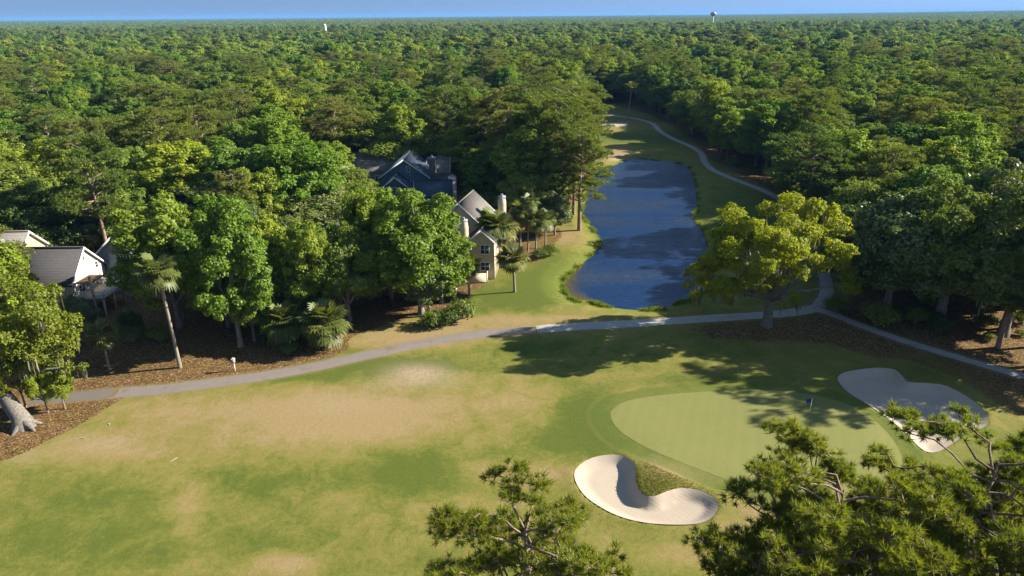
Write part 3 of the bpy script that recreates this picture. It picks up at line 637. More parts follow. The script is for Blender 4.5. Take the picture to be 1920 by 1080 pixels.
for k_, (c_, d_) in enumerate((((8.7, -4.1, 3.95), (4.2, .1, .12)), ((10.7, -1.2, 3.95), (.1, 6.0, .12)), ((8.7, 1.7, 3.95), (4.2, .1, .12)))):
    rl = b.box('railing', c_, d_, 'white'); n_ = 12
    for i in range(n_):
        q = (i/(n_-1)-.5); b.box('baluster', (c_[0]+q*(d_[0]-.1 if d_[0] > 1 else 0), c_[1]+q*(d_[1]-.1 if d_[1] > 1 else 0), 3.45), (.05, .05, .88), 'white', rl)
for i in range(7): b.box('pergola_slat', (7.9, -3.9+i*.62, 5.25-.02*i), (2.3, .2, .16), 'brown')
b.box('pergola_beam', (8.9, -2.0, 5.06), (.16, 4.6, .2), 'brown'); b.box('utility_post', (9.6, -4.5, 3.1), (.26, .26, 7.0), 'wood'); b.box('steps', (10.9, 2.4, 1.4), (1.2, 1.6, 2.9), 'wood')
r = house('house', 'blue grey gabled house with double white window behind the raised deck', (-63.6, 107.7))
b = B(r, (0, 0), math.pi/2); b.gable(7.5, 6.6, 6.6, 9.6, 'bluegrey', 'roof_dark'); b.window('x-', -1.2, 6.1, 2.0, 1.5, 4, 2); b.window('x-', -1.6, 2.9, 1.2, 2.0, 2, 1); b.window('x-', 1.8, 2.9, 1.2, 1.6)
r = house('house', 'tan house with grey roof and skylights at the left picture edge', (-83.5, 106.5))
b = B(r, (0, 0), 0.05); b.gable(9, 9, 6.0, 9.8, 'tan', 'roof_grey'); b.window('x+', -1.5, 4.5, 1.4, 1.4); b.box('skylight', (2.2, -2.2, 8.15), (1.2, 1.0, .5), 'glass'); b.box('skylight', (.2, -2.2, 8.15), (1.2, 1.0, .5), 'glass')
# cream villa by the pond
r = house('house', 'cream two storey villa with grey roof and two tall chimneys beside the pond', (-6, 115))
b = B(r, (-2.3, 7.3), math.radians(77)); b.gable(9, 7.4, 7.6, 11.0, 'cream', 'roof_grey', oh=.5); b.window('y-', -2, 5.8, 1.4, 1.5); b.window('y-', 2, 5.8, 1.4, 1.5); b.window('x-', 0, 6.0, 1.2, 1.3)
b2 = B(r, (1.2, -3.2), math.radians(83)); b2.gable(5.4, 4.4, 6.7, 8.6, 'tan', 'roof_dark', oh=.3); b2.window('x-', -.6, 5.4, 1.5, 1.6, 2, 2); b2.window('x-', -.6, 2.4, 1.5, 1.5, 2, 2); b2.window('y-', .3, 5.2, 1.3, 1.4)
b3 = B(r, (-4.4, -2.2), math.radians(77)); b3.gable(6, 5, 5.0, 7.4, 'cream', 'roof_slate', oh=.4); b3.window('x-', 0, 3.4, 1.2, 1.4)
b0 = B(r, (0, 0), 0); b0.chimney(-1.9, -5.9, 1.35, 1.3, -.3, 10.4, 'cream'); b0.chimney(4.3, 6.6, 1.5, 1.5, -.3, 11.2, 'cream'); b0.chimney(2.6, 3.4, .9, .9, 6, 9.3, 'cream')
b0.box('annex', (3.7, 1.6, 2.2), (2.6, 3.4, 5.0), 'tan'); b0.box('annex_roof', (3.7, 1.6, 4.8), (2.9, 3.7, .18), 'roof_dark')
b0.box('corner_post', (3.0, -5.7, 3.3), (.35, .35, 7.2), 'white'); b0.box('corner_post', (5.2, -.3, 2.6), (.35, .35, 5.8), 'white')
for c_, d_ in (((-.4, -7.6, .7), (4.2, .22, 2.0)), ((1.8, -6.0, .7), (.22, 3.4, 2.0)), ((-2.6, -6.2, .7), (.22, 3.0, 2.0))): b0.box('courtyard_wall', c_, d_, 'cream')
# slate blue house
r = house('house', 'slate blue gabled house in shade with small gable window and white trim', (-25.5, 166))
b = B(r, (0, 1), math.pi/2); b.gable(11, 11.5, 6.2, 10.3, 'teal', 'roof_slate', oh=.5); b.window('x-', -1.0, 8.1, .7, 1.3, 1, 2); b.window('x-', 2.4, 4.4, 1.4, 1.5); b.window('x-', -2.4, 4.6, 2.0, 1.3, 3, 1)
b.chimney(-1.2, -6.3, 1.7, 1.5, 0, 9.9, 'roof_grey', taper=False)
b2 = B(r, (-1.5, -7.2), math.pi/2); b2.gable(4.5, 6.5, 4.6, 7.2, 'teal', 'roof_slate'); b2.window('x-', 0, 4.2, 1.2, 1.3)
b3 = B(r, (7.6, -11.5), 0.1); b3.gable(8, 7.5, 4.2, 6.8, 'bluegrey', 'roof_slate'); b3.chimney(4.4, 1.2, 1.8, 1.4, 0, 7.4, 'white', taper=False); b3.window('y-', -1, 2.8, 1.4, 1.2)
b4 = B(r, (7.2, 7.0), 0.0); b4.gable(5, 7.5, 5.6, 8.6, 'bluegrey', 'roof_grey')
r = house('house', 'long grey roofed house behind the slate blue gables', (-36.5, 175)); b = B(r, (0, 0), 0); b.gable(14, 9.5, 6, 9.4, 'bluegrey', 'roof_grey'); b.window('y-', 3, 4, 1.5, 1.4); b.window('y-', -3, 4, 1.5, 1.4)
r = house('house', 'small grey roofed house half hidden by trees left of the villa', (-33.2, 123.5)); b = B(r, (0, 0), math.radians(75)); b.gable(7.5, 7, 5.2, 8.2, 'bluegrey', 'roof_grey'); b.window('x-', 0, 4.2, 1.4, 1.4); b.window('y-', 1, 3.6, 1.2, 1.4)
r = house('house', 'sandy tan cottage glimpsed between trunks left of the villa', (-24.5, 113.5)); b = B(r, (0, 0), .2); b.gable(6.5, 5.5, 4.6, 6.6, 'cream', 'roof_tan'); b.window('y-', 1, 3, 1.3, 1.4); b.window('x+', 0, 3, 1.2, 1.4)
r = house('house', 'pale blue grey house with white porch glimpsed behind the left trees', (-55.5, 119)); b = B(r, (0, 0), math.radians(80)); b.gable(6, 6, 5, 7.6, 'bluegrey', 'roof_slate'); b.window('x-', 0, 4, 1.4, 1.4); b.box('porch', (2, -3.6, 2.6), (3, 1.4, .2), 'white')
c_ = P(200, 240, 8.5); r = house('house', 'distant grey roof showing through the canopy at upper left', c_); b = B(r, (0, 0), .05); b.gable(11, 9, 5.5, 8.6, 'bluegrey', 'roof_grey'); b.window('y-', 2, 3.6, 1.5, 1.4)
c_ = P(1850, 290, 8); r = house('house', 'grey roofed house half hidden in the trees at right', c_); b = B(r, (0, 0), 1.0); b.gable(9, 8, 5, 8.2, 'bluegrey', 'roof_grey'); b.window('x-', 0, 3.6, 1.4, 1.4)
c_ = P(1912, 300, 8); r = house('house', 'tan roofed house at the right picture edge', c_); b = B(r, (0, 0), .4); b.gable(9, 8, 5, 8.2, 'tan', 'roof_tan'); b.window('x-', 0, 3.6, 1.4, 1.4)

# ------------------------------------------------------------------ tree prototypes
SP = {'oak': ('live_oak_tree', 'oak', 'bark_oak'), 'gum': ('sweetgum_tree', 'gum', 'bark_oak'), 'pine': ('pine_tree', 'pine', 'bark_pine'), 'magnolia': ('magnolia_tree', 'magnolia', 'bark_oak'), 'palm': ('palm_tree', 'palm', 'bark_palm'), 'shrub': ('shrub', 'shrub', 'bark_oak')}
PROTO = {k: [] for k in SP}
def reg(sp, gen, H, R, leafm=None, barkm=None, zlow=.3):
    cb, tb, ex = gen; nm, lm, bk = SP[sp]
    PROTO[sp].append(dict(crown=cb.mesh(nm+'_crown', [M[leafm or lm]]), trunk=tb.mesh(nm+'_trunk', [M[barkm or bk]], True), extra=(ex.mesh(nm+'_extra', [M['deadfrond' if sp == 'palm' else 'moss']]) if ex else None), H=H, R=R, raw=(cb, tb), lm=leafm or lm, bk=barkm or bk, zlow=zlow))
for i in range(4): reg('oak', broadleaf(100+i, 14, 6.9, .12, 50, 350, .32, .215, .42, flat=.74, moss=10 if i % 2 else 0, rc=(.13, .33), lowcut=-.6), 14, 6.6)
for i in range(4): reg('gum', broadleaf(200+i, 18, 5.5, .08, 66, 400, .34, .25, .30, 'gum', flat=.9, spread=.8, rc=(.11, .30), lowcut=-.7), 18, 5.2)
for i in range(4): reg('pine', pine(300+i, 22, 4.8, .30+.05*(i % 3), 46, 3.6, 15, 11, .50, .11, .30, pr=1.0), 22, 4.6, zlow=.45)
for i in range(3): reg('magnolia', broadleaf(400+i, 14, 5.6, .06, 44, 320, .34, .20, .32, 'magnolia', flat=.9, spread=.9, rc=(.22, .34)), 14, 5.6)
for i in range(3): reg('palm', palm(500+i, 8, 2.25, 64, .19, 18, lean=((i-1.5)*.3, .2)), 8, 2.0, zlow=.7)
for i in range(2): reg('palm', palm(520+i, 14, 2.0, 50, .19, 20, lean=((i-.5)*1.0, .4)), 14, 1.9, zlow=.8)
for i in range(2): reg('palm', palm(540+i, 4.8, 2.3, 90, .26, 26), 4.8, 2.3, zlow=.3)
for i in range(4): reg('shrub', shrub(600+i, 1.4, 1.7), 1.7, 1.4)

PLACED = []      # every individual: dict(root, sp, x, y, H, key)
def plant(sp, var, xy, H, label=None, rz=None, group=None, fat=1., name=None):
    if sp == 'palm': var = 3+var % 2 if H > 10.5 else 5+var % 2 if H < 6.0 else var % 3
    p = PROTO[sp][var % len(PROTO[sp])]; s_ = H/p['H']; x, y = float(xy[0]), float(xy[1])
    r = empty(name or SP[sp][0], (x, y, hz(x, y)), rz if rz is not None else (x*7.13+y*3.7) % 6.283, (s_*fat, s_*fat, s_))
    obj('crown', p['crown'], r); obj('trunk', p['trunk'], r)
    if p['extra']: obj('dead_fronds' if sp == 'palm' else 'spanish_moss', p['extra'], r)['kind'] = 'stuff'
    PLACED.append(dict(root=r, sp=sp, x=x, y=y, H=H, label=label, group=group)); return r
def custom(name, gen, xy, label, leafm, barkm, rz=0., group=None, extra='spanish_moss', extram='moss'):
    cb, tb, ex = gen; x, y = float(xy[0]), float(xy[1]); r = empty(name, (x, y, hz(x, y)), rz)
    obj('crown', cb.mesh(name+'_crown', [M[leafm]]), r); obj('trunk', tb.mesh(name+'_trunk', [M[barkm]], True), r)
    if ex: obj(extra, ex.mesh(name+'_extra', [M[extram]]), r)['kind'] = 'stuff'
    tag(r, label, 'tree', group); return r

# ---- the spreading oak right of the pond: clumps set out by hand from its outline
OAKB = P(1437, 612)
rngo = np.random.default_rng(7)
def oak_outline():
    cen = []; rad = []
    # (px, py, depth offset, radius): lobes read off the photo, each at the trunk's distance plus an offset
    for a, b_, dy, rr in ((1330, 500, 0, 2.6), (1312, 520, 1, 2.0), (1345, 470, -1.5, 2.8), (1370, 445, 0, 3.0), (1400, 425, 1, 3.0), (1440, 410, 0, 3.2), (1480, 402, 1, 3.2), (1520, 400, 0, 3.0), (1550, 408, 1, 2.8),
        (1555, 450, 1, 3.0), (1580, 480, 0, 2.6), (1590, 510, 1, 2.3), (1585, 535, 0, 1.8), (1540, 470, -3, 3.0), (1500, 450, -4, 3.2), (1460, 455, -5, 3.4), (1420, 470, -5, 3.2), (1385, 490, -4, 3.0), (1350, 520, -3, 2.4),
        (1330, 545, 0, 1.9), (1440, 500, -6, 2.6), (1470, 490, -6, 2.6), (1500, 490, -5, 2.3), (1405, 520, -5, 2.2), (1380, 540, -3, 1.8), (1300, 512, 1, 1.6), (1365, 560, 1, 1.4), (1440, 440, 4, 3.2), (1500, 430, 5, 3.2), (1390, 465, 4, 3.), (1550, 480, 5, 2.8), (1340, 500, 5, 2.4), (1480, 470, 6, 3.),
        (1465, 530, -5, 1.5), (1480, 560, -3, 1.2), (1430, 545, -4, 1.4)):
        Y = OAKB[1]+dy; d = fw+rt*(a-960)/F-up*(b_-540)/F; k = Y/d[1]; cen.append((d[0]*k-OAKB[0], dy, CAMH+d[2]*k)); rad.append(rr)
    cen, rad = np.array(cen), np.array(rad); rg = np.random.default_rng(5); c2 = np.repeat(cen, 3, 0)+rg.normal(size=(len(cen)*3, 3))*np.repeat(rad, 3)[:, None]*.46; return c2, np.repeat(rad, 3)*rg.uniform(.36, .66, len(cen)*3)
g = broadleaf(11, 18, 13, .25, 36, 400, .31, .20, .62, clumps=oak_outline(), limbs=30, moss=60, flat=.78, spread=.75)
custom('live_oak_tree', g, OAKB, 'broad yellow green live oak standing alone between pond and path', 'bigoak', 'bark_oak')
# ---- leaning oak at the left edge
LB = P(46, 800)
def left_outline():
    cen = []; rad = []
    for a, b_, dy, rr in ((0, 560, 2, 3.0), (35, 545, 3, 2.6), (-50, 570, 3, 3.4), (75, 570, 2, 2.6), (20, 570, -1, 3.0), (100, 590, 2, 2.4), (60, 610, -1, 2.8), (-30, 620, -2, 3.2), (120, 640, 1, 2.0), (135, 665, 2, 1.5), (80, 655, -1, 2.2),
        (20, 650, -2, 2.8), (40, 690, -1, 2.0), (-20, 690, -1, 2.4), (95, 690, 1, 1.6), (140, 690, 2, 1.0), (-70, 640, 0, 3.), (-100, 580, 1, 3.2), (50, 585, 5, 2.8), (-20, 585, 5, 3.), (110, 620, 5, 2.2), (70, 580, -2, 2.2), (10, 610, -3, 2.2), (110, 715, 1, 1.0), (-10, 710, -2, 1.8)):
        Y = LB[1]+2+dy; d = fw+rt*(a-960)/F-up*(b_-540)/F; k = Y/d[1]; cen.append((d[0]*k-LB[0], Y-LB[1], CAMH+d[2]*k)); rad.append(rr)
    cen, rad = np.array(cen), np.array(rad); rg = np.random.default_rng(4); c2 = np.repeat(cen, 3, 0)+rg.normal(size=(len(cen)*3, 3))*np.repeat(rad, 3)[:, None]*.48; return c2, np.repeat(rad, 3)*rg.uniform(.35, .62, len(cen)*3)
g = broadleaf(12, 18, 9, .22, 25, 420, .28, .18, .85, clumps=left_outline(), limbs=22, moss=40, lean=(-3.6, 2.2), spread=.75)
for a_, l_ in ((-.5, 2.1), (.4, 1.7), (1.4, 1.2), (2.6, 1.5), (-1.7, 1.8), (3.9, 1.4)):     # root flare
    g[1].tube([(0, 0, .9), (math.cos(a_)*l_*.45, math.sin(a_)*l_*.45, .45), (math.cos(a_)*l_, math.sin(a_)*l_, -.12)], [.6, .36, .12], 7)
custom('live_oak_tree', g, LB, 'huge leaning live oak with flared pale roots at the left edge', 'leftoak', 'bark_pale')
# ---- near pines at the bottom of the picture
def near_pine(seed, top, H, label, cr=5., lean=(0, 0), zlow=.5, nbr=44, tufts=34):
    g = pine(seed, H, cr, zlow, nbr, 4.2, tufts, 38, .36, .040, .24, lean=lean, sides=8, twig=True, wob=.5, pr=.68, topw=.42)
    va = np.vstack(g[0].v)[::7].astype(float); tx, ty = float(top[0]), float(top[1])
    for _ in range(6):                                   # settle the trunk where the crown's middle and top meet the outline
        xy = P(tx, ty, H); q = Q(va+np.array([xy[0], xy[1], 0.])); tx += top[0]-np.median(q[:, 0]); ty += .7*(top[1]-np.percentile(q[:, 1], .6))
    rng = np.random.default_rng(seed+9); dm = MB()
    for k_ in range(5):
        z = H*rng.uniform(zlow-.12, zlow+.25); a = rng.uniform(0, 6.28); s_ = np.array([lean[0]*z/H, lean[1]*z/H, z]); l_ = rng.uniform(1.2, 2.6)
        e = s_+np.array([math.cos(a)*l_, math.sin(a)*l_, rng.uniform(-.2, .7)]); dm.tube(limb_path(s_, e, rng, 5, .2), np.linspace(.05, .02, 5), 5); dm.tube(limb_path((s_+e)/2, e+rng.normal(size=3)*.6, rng, 4, .2), np.linspace(.03, .012, 4), 4)
    g = (g[0], g[1], dm)
    return custom('pine_tree', g, xy, label, 'fpine', 'bark_pine', group='pines in the near foreground', extra='dead_branches', extram='deadwood')
near_pine(31, (1000, 880), 23, 'near pine with open crown at bottom centre in front of the kidney bunker', 3.9, (-.5, .3), .46, 56, 14)
near_pine(39, (1470, 835), 22, 'near pine left of the forked pine over the green', 3.3, (-.2, .2), .42, 36, 12)
near_pine(32, (1560, 800), 23.5, 'near pine with forked trunk right of centre hiding part of the green', 4.3, (-.8, .6), .44, 50, 13)
near_pine(33, (1830, 775), 23.5, 'near dense pine in the bottom right corner', 4.8, (.6, .5), .40, 56, 14)
near_pine(34, (1405, 978), 19.5, 'low near pine poking up at the bottom right of centre', 2.8, (-.4, .3), .55, 24, 13)
near_pine(35, (1695, 850), 21, 'near pine between the forked pine and the corner pine', 4.2, (.3, .3), .40, 44, 12)
near_pine(36, (1965, 850), 21, 'near pine cut by the right picture edge', 4.2, (.2, .3), .4, 34, 11)
near_pine(37, (1610, 940), 20, 'shaded near pine below the forked one', 4.0, (.2, .3), .4, 40, 12)
near_pine(38, (1840, 915), 20, 'shaded near pine below the corner pine', 4.2, (.2, .2), .4, 40, 12)
g = broadleaf(41, 17, 4.6, .3, 34, 620, .24, .16, .25, 'gum', rc=(.22, .34)); custom('sweetgum_tree', g, P(1775, 1010, 16.5), 'bright green sweetgum among the near pines in the bottom right corner', 'gum', 'bark_oak')

# ---- named trees along the clearings
plant('palm', 0, P(965, 548), 7.6, 'single round palm on the lawn between villa and pond', fat=1.15)
plant('palm', 1, P(880, 553), 6.4, 'short palm against the villa courtyard wall', fat=1.1)
plant('palm', 2, P(928, 508), 10.3, 'tall palm in front of the villa roof'); plant('palm', 3, P(944, 500), 9.2, 'shaggy palm right of the villa front palm', fat=1.15)
plant('palm', 1, P(990, 470), 11.0, 'tallest palm of the cluster right of the villa', fat=1.1); plant('palm', 0, P(1004, 474), 8.0, 'middle palm of the cluster right of the villa'); plant('palm', 2, P(1022, 464), 7.0, 'lowest palm of the cluster right of the villa'); plant('palm', 3, P(975, 462), 8.6, 'palm in shade at the back of the villa cluster')
plant('palm', 0, P(338, 690), 15.2, 'very tall slender palm with pale leaning trunk above the path', rz=2.4, fat=1.05)
plant('palm', 2, P(205, 692), 6.2, 'short dark palm in shade near the left end of the path')
plant('palm', 3, P(536, 648), 5.2, 'bushy low palm beside the path, left of its twin', fat=1.05); plant('palm', 1, P(614, 652), 5.6, 'bushy low palm beside the path, right of its twin', fat=1.1)
plant('palm', 0, P(575, 628), 5.8, 'bushy palm between and behind the two path palms', fat=1.05)
plant('palm', 1, P(98, 408, 8.6), 8.6, 'shaggy golden palm behind the charcoal roof', fat=1.5); plant('palm', 2, P(165, 430, 6.5), 6.5, 'small palm behind the charcoal roof ridge', fat=1.3); plant('palm', 3, P(212, 330, 14), 14, 'tall palm rising from the left wood', fat=1.1)
plant('palm', 2, P(375, 410, 10), 10, 'palm beside the pale blue grey house', fat=1.0); plant('palm', 0, P(5, 350, 11), 11, 'palm at the left picture edge in the wood')
plant('palm', 1, P(1178, 222), 15, 'lone tall palm beside the far fairway', fat=1.2); plant('palm', 3, P(765, 270, 9), 9, 'golden palm behind the slate blue gable', fat=1.4); plant('palm', 2, P(1515, 352, 8), 8, 'palm on the right bank beside the path')
plant('gum', 0, P(285, 362, 20), 20, 'bright green sweetgum left of the tall slender palm', fat=1.2); plant('gum', 1, P(452, 650), 21.5, 'tall leafy sweetgum with foliage down to the ground by the path', fat=.95)
plant('gum', 2, P(790, 588), 20, 'broad sweetgum beside the path left of the villa', fat=1.25); plant('magnolia', 0, P(805, 592), 11, 'glossy magnolia in front of the broad sweetgum', fat=1.0)
plant('gum', 3, P(640, 585), 14.5, 'leafy sweetgum behind the path palms', fat=1.1); plant('oak', 0, P(560, 600), 13.5, 'olive oak behind the left path palm', fat=.95); plant('gum', 4, P(700, 345, 18), 18, 'sweetgum below the slate blue house', fat=1.1)
plant('oak', 1, P(505, 590), 15, 'oak between the tall leafy sweetgum and the path palms', fat=.9); plant('gum', 5, P(395, 395, 17), 17, 'sweetgum hiding the pale blue grey house', fat=.9)
plant('oak', 4, P(398, 588), 14.5, 'oak in shade left of the tall leafy sweetgum', fat=.85); plant('gum', 3, P(520, 606), 17, 'sweetgum between the tall one and the path palms', fat=.9); plant('magnolia', 2, P(345, 566), 10.5, 'dark magnolia in the shaded hollow behind the tall palm', fat=.9)
plant('oak', 2, P(452, 560), 16, 'oak behind the tall leafy sweetgum', fat=.85); plant('shrub', 1, P(300, 640), 2.2, 'dark shrub in the shaded hollow by the tall palm', group='shrubs along the clearing'); plant('palm', 3, P(250, 640), 4.0, 'low palm in the shaded hollow', fat=.9); plant('gum', 5, P(735, 560), 16, 'sweetgum left of the broad one by the path', fat=.9)
plant('gum', 0, P(590, 615), 16.5, 'sweetgum right behind the right path palm', fat=.85); plant('oak', 3, P(655, 602), 14.5, 'olive oak at the shaded gap right of the path palms', fat=.85); plant('gum', 1, P(695, 560), 18, 'sweetgum above the shaded gap', fat=.9); plant('oak', 1, P(828, 568), 12, 'olive oak between broad sweetgum and villa', fat=.8); plant('gum', 2, P(428, 612), 18.5, 'sweetgum left behind the tall leafy one', fat=.8); plant('gum', 4, P(345, 598), 15, 'sweetgum right of the tall slender palm', fat=.8); plant('gum', 0, P(478, 640), 12, 'lower sweetgum clothing the foot of the tall leafy one', fat=1.0)
plant('magnolia', 1, P(155, 640), 6.5, 'small rusty magnolia below the raised deck', fat=1.1); plant('gum', 2, P(90, 773), 8, 'slim pale trunked tree under the left oak', fat=.7); plant('gum', 3, P(122, 766), 7, 'slim tree at the mulch edge under the left oak', fat=.7); plant('gum', 4, P(48, 762), 9, 'slim tree behind the flared roots of the left oak', fat=.7)
for k_, (q, H_, lb) in enumerate((((1086, 431), 21.5, 'pine with drooping branches leaning over the pond'), ((1052, 420), 24.5, 'tall pine second from the water on the left bank'), ((1034, 405), 26, 'tall pine behind the left bank palms'), ((1060, 372), 26, 'tallest pine of the left bank group'), ((1000, 395), 25, 'pine right behind the villa'), ((1085, 345), 24, 'pine at the pond edge beyond the drooping one'), ((1098, 300), 23, 'last pine of the left bank before the far fairway'), ((960, 385), 23, 'pine behind the villa chimney'), ((1040, 330), 25, 'pine in the dense group behind the left bank'), ((1075, 400), 20, 'shorter pine between the two front pines on the left bank'), ((1020, 370), 25, 'bushy pine at the heart of the left bank group'), ((1072, 320), 25, 'slim pine near the end of the left bank group'), ((985, 345), 26, 'broad pine behind the villa roof'), ((1015, 300), 26, 'pine at the back of the left bank group'))):
    plant('pine', k_, P(*q), H_, lb, fat=1.25)
plant('gum', 0, P(1020, 420), 12, 'leafy tree under the left bank pines'); plant('magnolia', 2, P(1040, 440), 9, 'dark glossy tree right of the palm cluster')
plant('gum', 5, P(1113, 217), 8, 'small pale round tree on the far fairway', fat=.8)
plant('magnolia', 0, P(1660, 585), 19, 'large glossy magnolia behind the lone oak', fat=1.25); plant('oak', 2, P(1760, 600), 20, 'massive grey green oak on the right', fat=1.1); plant('oak', 3, P(1880, 628), 19, 'drooping oak by the right picture edge', fat=1.1)
plant('magnolia', 1, P(1840, 555), 20, 'speckled magnolia at the right behind the drooping oak', fat=1.2); plant('oak', 4, P(1600, 520), 17, 'dark oak behind the lone oak', fat=1.1); plant('oak', 5, P(1700, 520), 19, 'oak deep in the right bank wood', fat=1.15)
plant('pine', 1, P(1535, 245, 21), 21, 'spreading pine with pale trunk on the right bank', fat=1.5)
for k_, (q, s_, lb) in enumerate((((1012, 486), 2.0, 'dark round shrub on the lawn by the palm cluster'), ((1032, 480), 2.2, 'bright green shrub on the lawn by the palm cluster'), ((812, 612), 2.4, 'round bright shrub beside the path'), ((840, 606), 2.6, 'round shrub right of the bright path shrub'), ((868, 598), 3.0, 'large shrub at the corner of the villa lawn'), ((1566, 585), 2.4, 'leafy shrub at the path fork'), ((1640, 612), 3.4, 'small round topped bush right of the path fork'), ((690, 560), 2.4, 'pale shrub in the shaded gap below the villa'), ((540, 665), 1.8, 'low shrub under the left path palm'))):
    plant('shrub', k_, P(*q), s_, lb, group='shrubs along the clearing')

# off-frame pines whose dappled shade falls on the green and the far bunker
sxy = np.array([SUNV[0], SUNV[1]])/math.hypot(SUNV[0], SUNV[1])
EXTRA = []
for q, H_ in (((1440, 690), 23), ((1520, 725), 22), ((1590, 760), 23), ((1660, 720), 22), ((1770, 745), 21), ((1480, 650), 23), ((1840, 720), 20), ((1600, 680), 22)):
    c = P(*q)+sxy*(H_*.75/math.tan(SUN_EL)); EXTRA.append((c[0], c[1], 'pine', H_))

# ------------------------------------------------------------------ the wood
rng = np.random.default_rng(2024)
PROT = [([(35, 452), (160, 452), (235, 500), (232, 590), (130, 560), (35, 520)], 106), ([(845, 362), (890, 352), (962, 372), (968, 520), (880, 545), (862, 470)], 128), ([(690, 288), (750, 286), (860, 340), (850, 385), (740, 365), (690, 310)], 178),
        ([(585, 412), (628, 400), (655, 425), (600, 470)], 125), ([(890, 570), (960, 490), (1060, 425), (1095, 350), (1130, 290), (1088, 208), (1215, 212), (1345, 318), (1470, 370), (1300, 560)], 330),
        ([(185, 235), (228, 235), (228, 262), (185, 262)], 235), ([(1835, 280), (1925, 280), (1925, 322), (1835, 318)], 182), ([(170, 565), (440, 565), (440, 690), (170, 690)], 112), ([(655, 440), (700, 440), (700, 500), (655, 500)], 112), ([(670, 575), (765, 565), (765, 620), (670, 625)], 100)]
PROT = [(np.array(a, float), d) for a, d in PROT]
LITP = [(-65.3, 99, 6), (-65.3, 99, 8.5), (-70, 97, 7.6), (-63, 97, 3.5), (-4, 112, 6), (-5.5, 120, 9), (-6, 125, 9), (-7.8, 109, 9), (-1.5, 121, 10), (0, 103, 0), (-3, 108, 3), (5, 108, 0), (-31, 123, 7), (-20, 166, 9), (-36, 172, 9), (-17.6, 166, 8), (3, 118, 0), (6, 130, 1)]
SUNN = np.array(SUNV)
HB = np.array([(-72, 99, 9), (-63.6, 107.7, 5.5), (-83.5, 106.5, 7), (-7, 118, 9), (-10, 113, 5), (-25.5, 166, 9), (-18, 154, 6), (-36.5, 175, 9), (-33.2, 123.5, 5.5), (-24.5, 113.5, 5), (-55.5, 119, 5), (*P(200, 240, 8.5), 7), (*P(1850, 290, 8), 6.5), (*P(1912, 300, 8), 6.5)])
named = np.array([(t_['x'], t_['y']) for t_ in PLACED if t_['sp'] != 'shrub'])

def blocked(x, y, H, R):
    d = math.hypot(x, y)
    zc = H*.62; ang = np.linspace(0, 6.283, 9)[:-1]; ring = np.stack([x+np.cos(ang)*R*.9, np.full(8, y), zc+np.sin(ang)*H*.37], 1)
    q = Q(np.vstack([ring, [(x, y, zc)], [(x, y, H)]]))
    for poly, dist in PROT:
        if d < dist+3 and inside(q, poly).any(): return True
    for tx, ty, tz in LITP:
        v = np.array([x-tx, y-ty]); al = v@sxy
        if al <= 0: continue
        per_ = abs(v[0]*sxy[1]-v[1]*sxy[0]); zr = tz+al*math.tan(SUN_EL)
        if per_ < R*.95 and H*.15 < zr < H*1.0: return True
    return False

cand = []
def ringpts(d0, d1, cell, xlo, xhi):
    out = []
    for yy in np.arange(d0, d1, cell):
        lo, hi = -(xlo*yy+30), xhi*yy+75
        xs = np.arange(lo, hi, cell); p = np.stack([xs+rng.uniform(-.42, .42, len(xs))*cell, yy+rng.uniform(-.42, .42, len(xs))*cell], 1)
        out.append(p)
    return np.vstack(out)
near = np.vstack([ringpts(55, 130, 8.2, .80, .80), ringpts(130, 460, 9.8, .80, .80)])
cl = sdf(near, CLEAR, 20); near = near[cl > 3.2]
near = near[np.min(np.hypot(near[:, None, 0]-HB[None, :, 0], near[:, None, 1]-HB[None, :, 1])-HB[None, :, 2], 1) > 1.0]
near = near[np.min(np.hypot(near[:, None, 0]-named[None, :, 0], near[:, None, 1]-named[None, :, 1]), 1) > 4.6]
HR = {'oak': (11, 18.5, 6.6/14), 'gum': (13, 22, 5.2/18), 'pine': (18, 25, 4.6/22), 'magnolia': (10, 15, 5.6/14), 'palm': (7, 12, 1.9/8)}
zone = lambda x, y: math.sin(x*.021+1.3)*math.cos(y*.017+.4)+.5*math.sin(x*.05+y*.043)
WOOD = []
for x, y in near:
    d = math.hypot(x, y); zn = zone(x, y); pr = rng.random()
    pine_p = .12+.10*zn; gum_p = .42-.10*zn
    sp = 'pine' if pr < pine_p else 'gum' if pr < pine_p+gum_p else 'palm' if pr > .965 else 'magnolia' if pr > .91 else 'oak'
    lo, hi, rr = HR[sp]; fat = rng.uniform(.85, 1.3) if d < 130 else rng.uniform(1.05, 1.6)
    if sp == 'pine': fat *= .95
    for attempt in range(3):
        H_ = rng.uniform(lo, hi)*(1 if attempt == 0 else .72 if attempt == 1 else .5); R_ = H_*rr*fat
        if not blocked(x, y, H_, R_): break
        if sp == 'pine': sp = 'oak'; lo, hi, rr = HR[sp]
    else: continue
    WOOD.append((d, x, y, sp, H_, fat))
WOOD.sort()
CAP = {'oak': 230, 'gum': 210, 'pine': 170, 'magnolia': 60, 'palm': 40}; cnt = {k: 0 for k in CAP}; REST = []
for d, x, y, sp, H_, fat in WOOD:
    q = Q(np.array([[x, y, H_*.7]]))[0]
    if -30 < q[0] < 1950 and cnt[sp] < CAP[sp] and d < 330:
        cnt[sp] += 1; plant(sp, int(rng.integers(6)), (x, y), H_, None, rng.uniform(0, 6.28), None, fat)
    else: REST.append((x, y, sp, H_, fat))
REST = [q for q in REST if not (q[0] > .76*q[1] and q[1] < 190 and (q[1] < 100 or rng.random() < .6))]
for x, y, sp, H_ in EXTRA: REST.append((x, y, sp, H_, .95))

